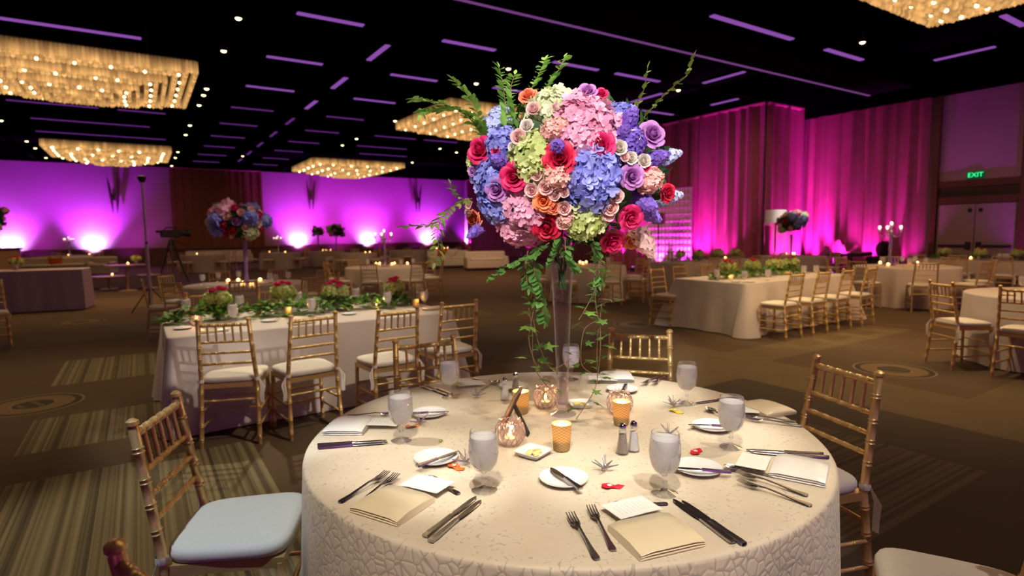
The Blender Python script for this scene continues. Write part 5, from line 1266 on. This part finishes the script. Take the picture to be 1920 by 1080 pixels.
# floor lamps
def flamp(label, px, pyb, pyt, shade, wpx, hpx, fx):
    q = PXp(px, pyb, fx); q.z = 0; D = depth(q); top = PD(px, pyt, D).z; h = hpx*D/CF; r = wpx*D/CF/2
    t = thing('floor_lamp', label, 'lamp', (q.x, q.y, 0), 0, 'floor lamps')
    MB().lathe([(.0, .0), (.16, .0), (.16, .02), (.02, .04), (.0, .04)], 16).obj('base', BLACK, t); MB().tube([(0, 0, .03), (0, 0, top-h*.5)], .022, 8).obj('pole', BLACK, t)
    MB().lathe([(r, top-h), (r*.96, top), (r*.93, top), (r*.97, top-h)], 28, cap=False).obj('lamp_shade', shade, t); MB().ball((0, 0, top-h*.55), .05, 8, 6).obj('bulb', PORC, t); return t
flamp('floor lamp with a pale drum shade before the maroon drapes', 1452, 500, 394, plain('shade_white', (.80, .72, .80), .8), 38, 24, 16.2); flamp('floor lamp with a dark drum shade before the bright lattice screen', 1234, 503, 400, plain('shade_dark', (.22, .12, .12), .8), 24, 20, 15.7)
# lattice screen
a, b = PXp(1214, 470, 16.36), PXp(1296, 470, 16.36); w_ = abs(a.y-b.y); t = thing('lattice_screen', 'bright magenta-lit lattice screen standing before the drapes, right of the bouquet', 'screen', (16.36, (a.y+b.y)/2, 0), pi/2)
MB().box((0, -.02, 1.55), (w_, .02, 3.0)).obj('backing', plain('screen_white', (.85, .80, .80), .7), t, False)
mb = MB(); 
for i in range(13): mb.box((-w_/2+w_*i/12, 0, 1.55), (.028, .03, 3.04))
for i in range(14): mb.box((0, .004, .06+3.0*i/13), (w_, .03, .028))
mb.obj('lattice', plain('lattice_frame', (.40, .16, .30), .6), t, False)
for s in (-1, 1): MB().bbox((s*w_*.4, 0, .02), (.08, .5, .04), .01).obj('foot', BLACK, t)
# dj gear
q = PXp(1570, 480, 17.9); q.z = 0; t = thing('dj_table', 'black equipment table before the bright drapes at right', 'table', (q.x, q.y, 0), .3)
MB().bbox((.0, 0, .74), (1.6, .6, .04), .01).obj('table_top', BLACK, t)
for sx in (-1, 1):
    for sy in (-1, 1): MB().tube([(sx*.74, sy*.25, .72), (sx*.74, sy*.25, 0)], .02, 6).obj('leg', BLACK, t)
lt = thing('laptop', 'open laptop on the black equipment table at right', 'laptop', (q.x-.35, q.y-.05, .762), .2); MB().bbox((0, 0, .012), (.36, .26, .02), .005).obj('keyboard_base', BLACK, lt); mb = MB(); mb.bbox((0, 0, .12), (.36, .012, .24), .004); mb.tr(Matrix.Translation((0, .12, .02))@Matrix.Rotation(-.3, 4, 'X')); mb.obj('screen', plain('laptop_grey', (.16, .15, .17), .4), lt)
q = PXp(1612, 480, 17.3); q.z = 0; t = thing('keyboard_stand', 'black electric keyboard on a stand right of the laptop', 'keyboard', (q.x, q.y, 0), .2); MB().bbox((0, 0, .80), (1.2, .35, .10), .02).obj('keyboard', BLACK, t); MB().bbox((0, -.09, .853), (1.05, .13, .008), .002).obj('keys', plain('piano_keys', (.3, .28, .3), .5), t)
for s in (-1, 1): MB().tube([(s*.4, -.2*s, .75), (-s*.4, .2*s, .02)], .018, 6).obj('leg', BLACK, t)
cushion_obj('black_bag', 'dark rounded bag on the floor beside the candelabra table at right', (*PXp(1656, 480, 18.3)[:2], .93), (.7, .5, .4), .2, BLACK, .1, None, 'bag')
bg_ = THINGS[-1]
q = PXp(1656, 480, 18.3); q.z = 0; t = thing('equipment_case', 'black equipment case under the dark bag at right', 'case', (q.x, q.y, 0)); MB().bbox((0, 0, .36), (.8, .6, .70), .03).obj('body', BLACK, t); MB().tube([(-.15, -.31, .5), (-.12, -.36, .52), (.12, -.36, .52), (.15, -.31, .5)], .012, 6).obj('handle', STEEL, t)

# ------------------------------------------------------------------ light
def lamp(kind, loc, tgt, e, col, size=.1, angle=60, blend=.5, name='lamp'):
    l = bpy.data.lights.new(name, kind); l.energy = e; l.color = col
    if kind == 'SPOT': l.spot_size = radians(angle); l.spot_blend = blend; l.shadow_soft_size = size
    elif kind == 'AREA': l.shape = 'RECTANGLE'; l.size, l.size_y = size if isinstance(size, tuple) else (size, size)
    else: l.shadow_soft_size = size
    o = bpy.data.objects.new(name, l); COL.objects.link(o); o.location = loc
    if tgt is not None: o.rotation_euler = (V(tgt)-V(loc)).to_track_quat('-Z', 'Y').to_euler()
    return o
COOL = (1, .93, .80); WARM = (1, .70, .36); PURP = (.60, .012, .95); MAG = (1, .05, .85)
# pin spots from the ceiling tracks, plus spots added to brighten flowers, chairs, floor
lamp('SPOT', (-.9, -.8, 5.4), (1.05, 1.3, .8), 850, (1, .88, .68), .05, 20, .6)
lamp('SPOT', (-3.2, -3.0, 4.6), (1.42, 1.78, 1.80), 2800, (1, .95, .90), .08, 11.5, .4)
lamp('SPOT', (3.2, -3.4, 4.8), (1.5, 1.75, 1.78), 900, (1, .95, .90), .08, 10, .5)
lamp('SPOT', (-.6, 4.6, 5.4), (1.45, 1.8, 1.9), 650, (1, .97, .90), .05, 11, .5)
lamp('SPOT', (1.78, -1.2, 5.4), (1.3, 1.3, .9), 330, COOL, .05, 18, .6)
lamp('SPOT', (4.6, .6, 5.4), (1.75, 1.5, .8), 520, (1, .84, .58), .05, 17, .6)
for (lx, ly), (tx, ty), e, ang in (((-1.5, 3.6), (.62, 1.78), 260, 8), ((-1.2, 2.2), (.95, 2.25), 200, 6), ((3.8, 2.8), (1.92, 1.85), 280, 7), ((.2, -1.6), (1.12, 1.3), 240, 6.5), ((2.8, .0), (1.75, 1.28), 160, 6), ((.0, 0), (.72, 1.42), 190, 5), ((-2, .6), (.55, 2.05), 200, 4.5)):
    lamp('SPOT', (lx, ly, 5.4), (tx, ty, .77), e*3.6, (1, .96, .86), .05, ang, 1.0)
lamp('SPOT', (-1.2, 1.2, 5.4), (.28, 2.2, .47), 620, (.70, .88, 1), .05, 9, .6)
lamp('SPOT', (-2.5, 6.0, 5.4), (-.1, 3.4, 0), 700, (1, .88, .60), .05, 20, .9)
lamp('SPOT', (1.78, 8.0, 5.4), (1.2, 5.5, .8), 800, (1, .88, .66), .06, 30, .8)
lamp('SPOT', (2.6, 1.0, 5.4), (1.3, 4.7, .5), 620, (1, .84, .62), .06, 26, .8)
lamp('SPOT', (8.4, 8.8, 5.4), (8.4, 5.6, .8), 800, WARM, .06, 34, .8)
lamp('SPOT', (5.4, 1.0, 5.4), (8.2, 4.9, .5), 600, WARM, .06, 30, .8)
lamp('SPOT', (7.8, 12, 5.4), (7.4, 2.6, .4), 420, WARM, .06, 14, .8)
lamp('SPOT', (3.0, 6.5, 5.4), (1.4, 10.0, 1.6), 420, COOL, .06, 16, .8)  # added to brighten the bouquet on the tall-flower table
lamp('SPOT', (4.8, 9.0, 5.4), (4.9, 13.3, .8), 380, WARM, .06, 30, .8)
lamp('SPOT', (13.5, 6.5, 5.4), (16.6, 10.1, 1.8), 1500, COOL, .06, 16, .8)  # unseen spot added to lift the dark bouquet by the drapes
lamp('SPOT', (1.5, -.6, 5.4), (1.35, 3.0, .75), 420, (1, .82, .5), .05, 13, .8)
lamp('SPOT', (1.8, -1.4, 5.4), (2.36, 1.2, .62), 300, (1, .93, .86), .05, 9, .7)  # added for a paler seat on the right chair
lamp('SPOT', (3.2, -1.0, 5.4), (1.9, .6, .5), 260, (1, .86, .70), .05, 8, .7)  # added to brighten the bottom right cushion
lamp('SPOT', (5.6, 6.0, 5.4), (5.6, 8.6, .0), 400, WARM, .06, 50, .9)
lamp('SPOT', (6.4, 3.6, 5.4), (6.4, 3.4, .0), 520, (1, .74, .40), .06, 62, .9)  # broad unseen spot added to raise the carpet here
lamp('SPOT', (-1.2, 7.5, 5.4), (-.8, 7.2, .0), 300, (1, .74, .42), .06, 60, .9)  # another added floor fill, on the left
# uplights along the walls, with added core and wash lamps
def mk_up():
    t = thing('wall_uplight', '', 'uplight')
    MB().lathe([(.0, .0), (.10, .0), (.10, .16), (.085, .18), (.0, .16)], 12).obj('can', BLACK, t); MB().lathe([(.0, .162), (.078, .172), (.06, .178), (.0, .18)], 12).obj('lens', emit('uplight_lens', (.8, .15, 1), 6), t); return t
up = Proto(mk_up)
def uplight(x, y, nx, ny, e, col, lift=.2, ang=100, d=.45):
    """can on the floor in front of a wall whose inward normal is (nx, ny)"""
    px, py = x+nx*d, y+ny*d; up((px, py, 0), 0, 'small floor uplight at the foot of the lit wall', 'wall uplights')
    lamp('SPOT', (px, py, lift), (x-nx*.25, y-ny*.25, 2.6), e, col, .06, ang, .7)
for px, e in ((-95, 700), (20, 900), (176, 1500), (560, 1500), (690, 1500), (802, 1500), (875, 900)):
    q = PYp(px, 462, YB); uplight(q.x, YB-.12, 0, -1, e, PURP, .85, 100, .6)
    lamp('SPOT', (q.x, YB-.55, .95), (q.x, YB, 1.35), 520, (.66, .40, 1), .06, 125, 1.0)  # second pale lamp per uplight, added to whiten its overexposed core
for px, e in ((60, 200), (240, 160), (570, 480), (640, 520), (720, 480), (790, 260)): q = PYp(px, 462, YB); lamp('SPOT', (q.x, YB-2.2, .3), (q.x, YB, 3.2), e, (.85, .02, .85), .1, 100, 1.0)  # broad magenta wash lamps without cans, added to widen the glow
for y, e in ((7.9, 120), (8.9, 380), (9.8, 1000), (10.7, 520)): uplight(XR-.22, y, -1, 0, e, MAG, .2, 70, .5)
for x, e in ((17.4, 420), (18.3, 420)): uplight(x, 11.1, 0, -1, e, MAG, .2, 80, .45)
for y, e in ((12.6, 260), (13.5, 800), (14.1, 620), (15.2, 700), (16.3, 600), (17.6, 500)): uplight(16.65, y, -1, 0, e, MAG, .2, 75, .55)
for y in (22, 26, 30): uplight(20.5, y, -1, 0, 400, PURP, .2, 90, .5)
for y in (2.5, 4.6): uplight(XR-.12, y, -1, 0, 160, PURP, .2, 110, .7)
for x in (-9, -3, 3, 9): lamp('SPOT', (x, RY0+.5, .3), (x, RY0-.2, 2.8), 420, (.80, .30, 1.0), .1, 120, .6)
# warm glow of the chandeliers, general room light
for a in CH5:
    lamp('AREA', (a[1], a[2], 4.72), (a[1], a[2], 0), 40 if a[2] > 25 else 150, (1, .60, .27), (a[3]*.7, a[4]*.7))
for x, y in ((1.8, 3.5), (4.8, 11), (7.8, 3.0), (13, 6.5), (-3, 8), (4.8, 22), (14.5, 10), (12, 22)):
    lamp('AREA', (x, y, 5.35), (x, y, 0), 24, (1, .66, .34), 1.2)

# ------------------------------------------------------------------ labels: whatever still shares one gets its place among its like
bpy.context.view_layer.update()
by = {}
for o in THINGS:
    by.setdefault(o['label'], []).append(o)
ORD = ['first', 'second', 'third', 'fourth', 'fifth', 'sixth', 'seventh', 'eighth', 'ninth', 'tenth']+['%d%s' % (k, {1: 'st', 2: 'nd', 3: 'rd'}.get(k % 10 if k > 13 else 0, 'th')) for k in range(11, 80)]
NUM = ['zero', 'one', 'two', 'three', 'four', 'five', 'six', 'seven', 'eight', 'nine', 'ten']+[str(k) for k in range(11, 90)]
for lb, os_ in by.items():
    if len(os_) < 2: continue
    os_.sort(key=lambda o: proj(o.matrix_world.translation)[0])
    for i, o in enumerate(os_): o['label'] = lb+', '+('leftmost' if i == 0 else 'rightmost' if i == len(os_)-1 else ORD[i]+' from left')+' of '+NUM[len(os_)]
for o in THINGS:
    n = len(o['label'].split())
    if n > 16: print('LONG LABEL', n, o['label'])
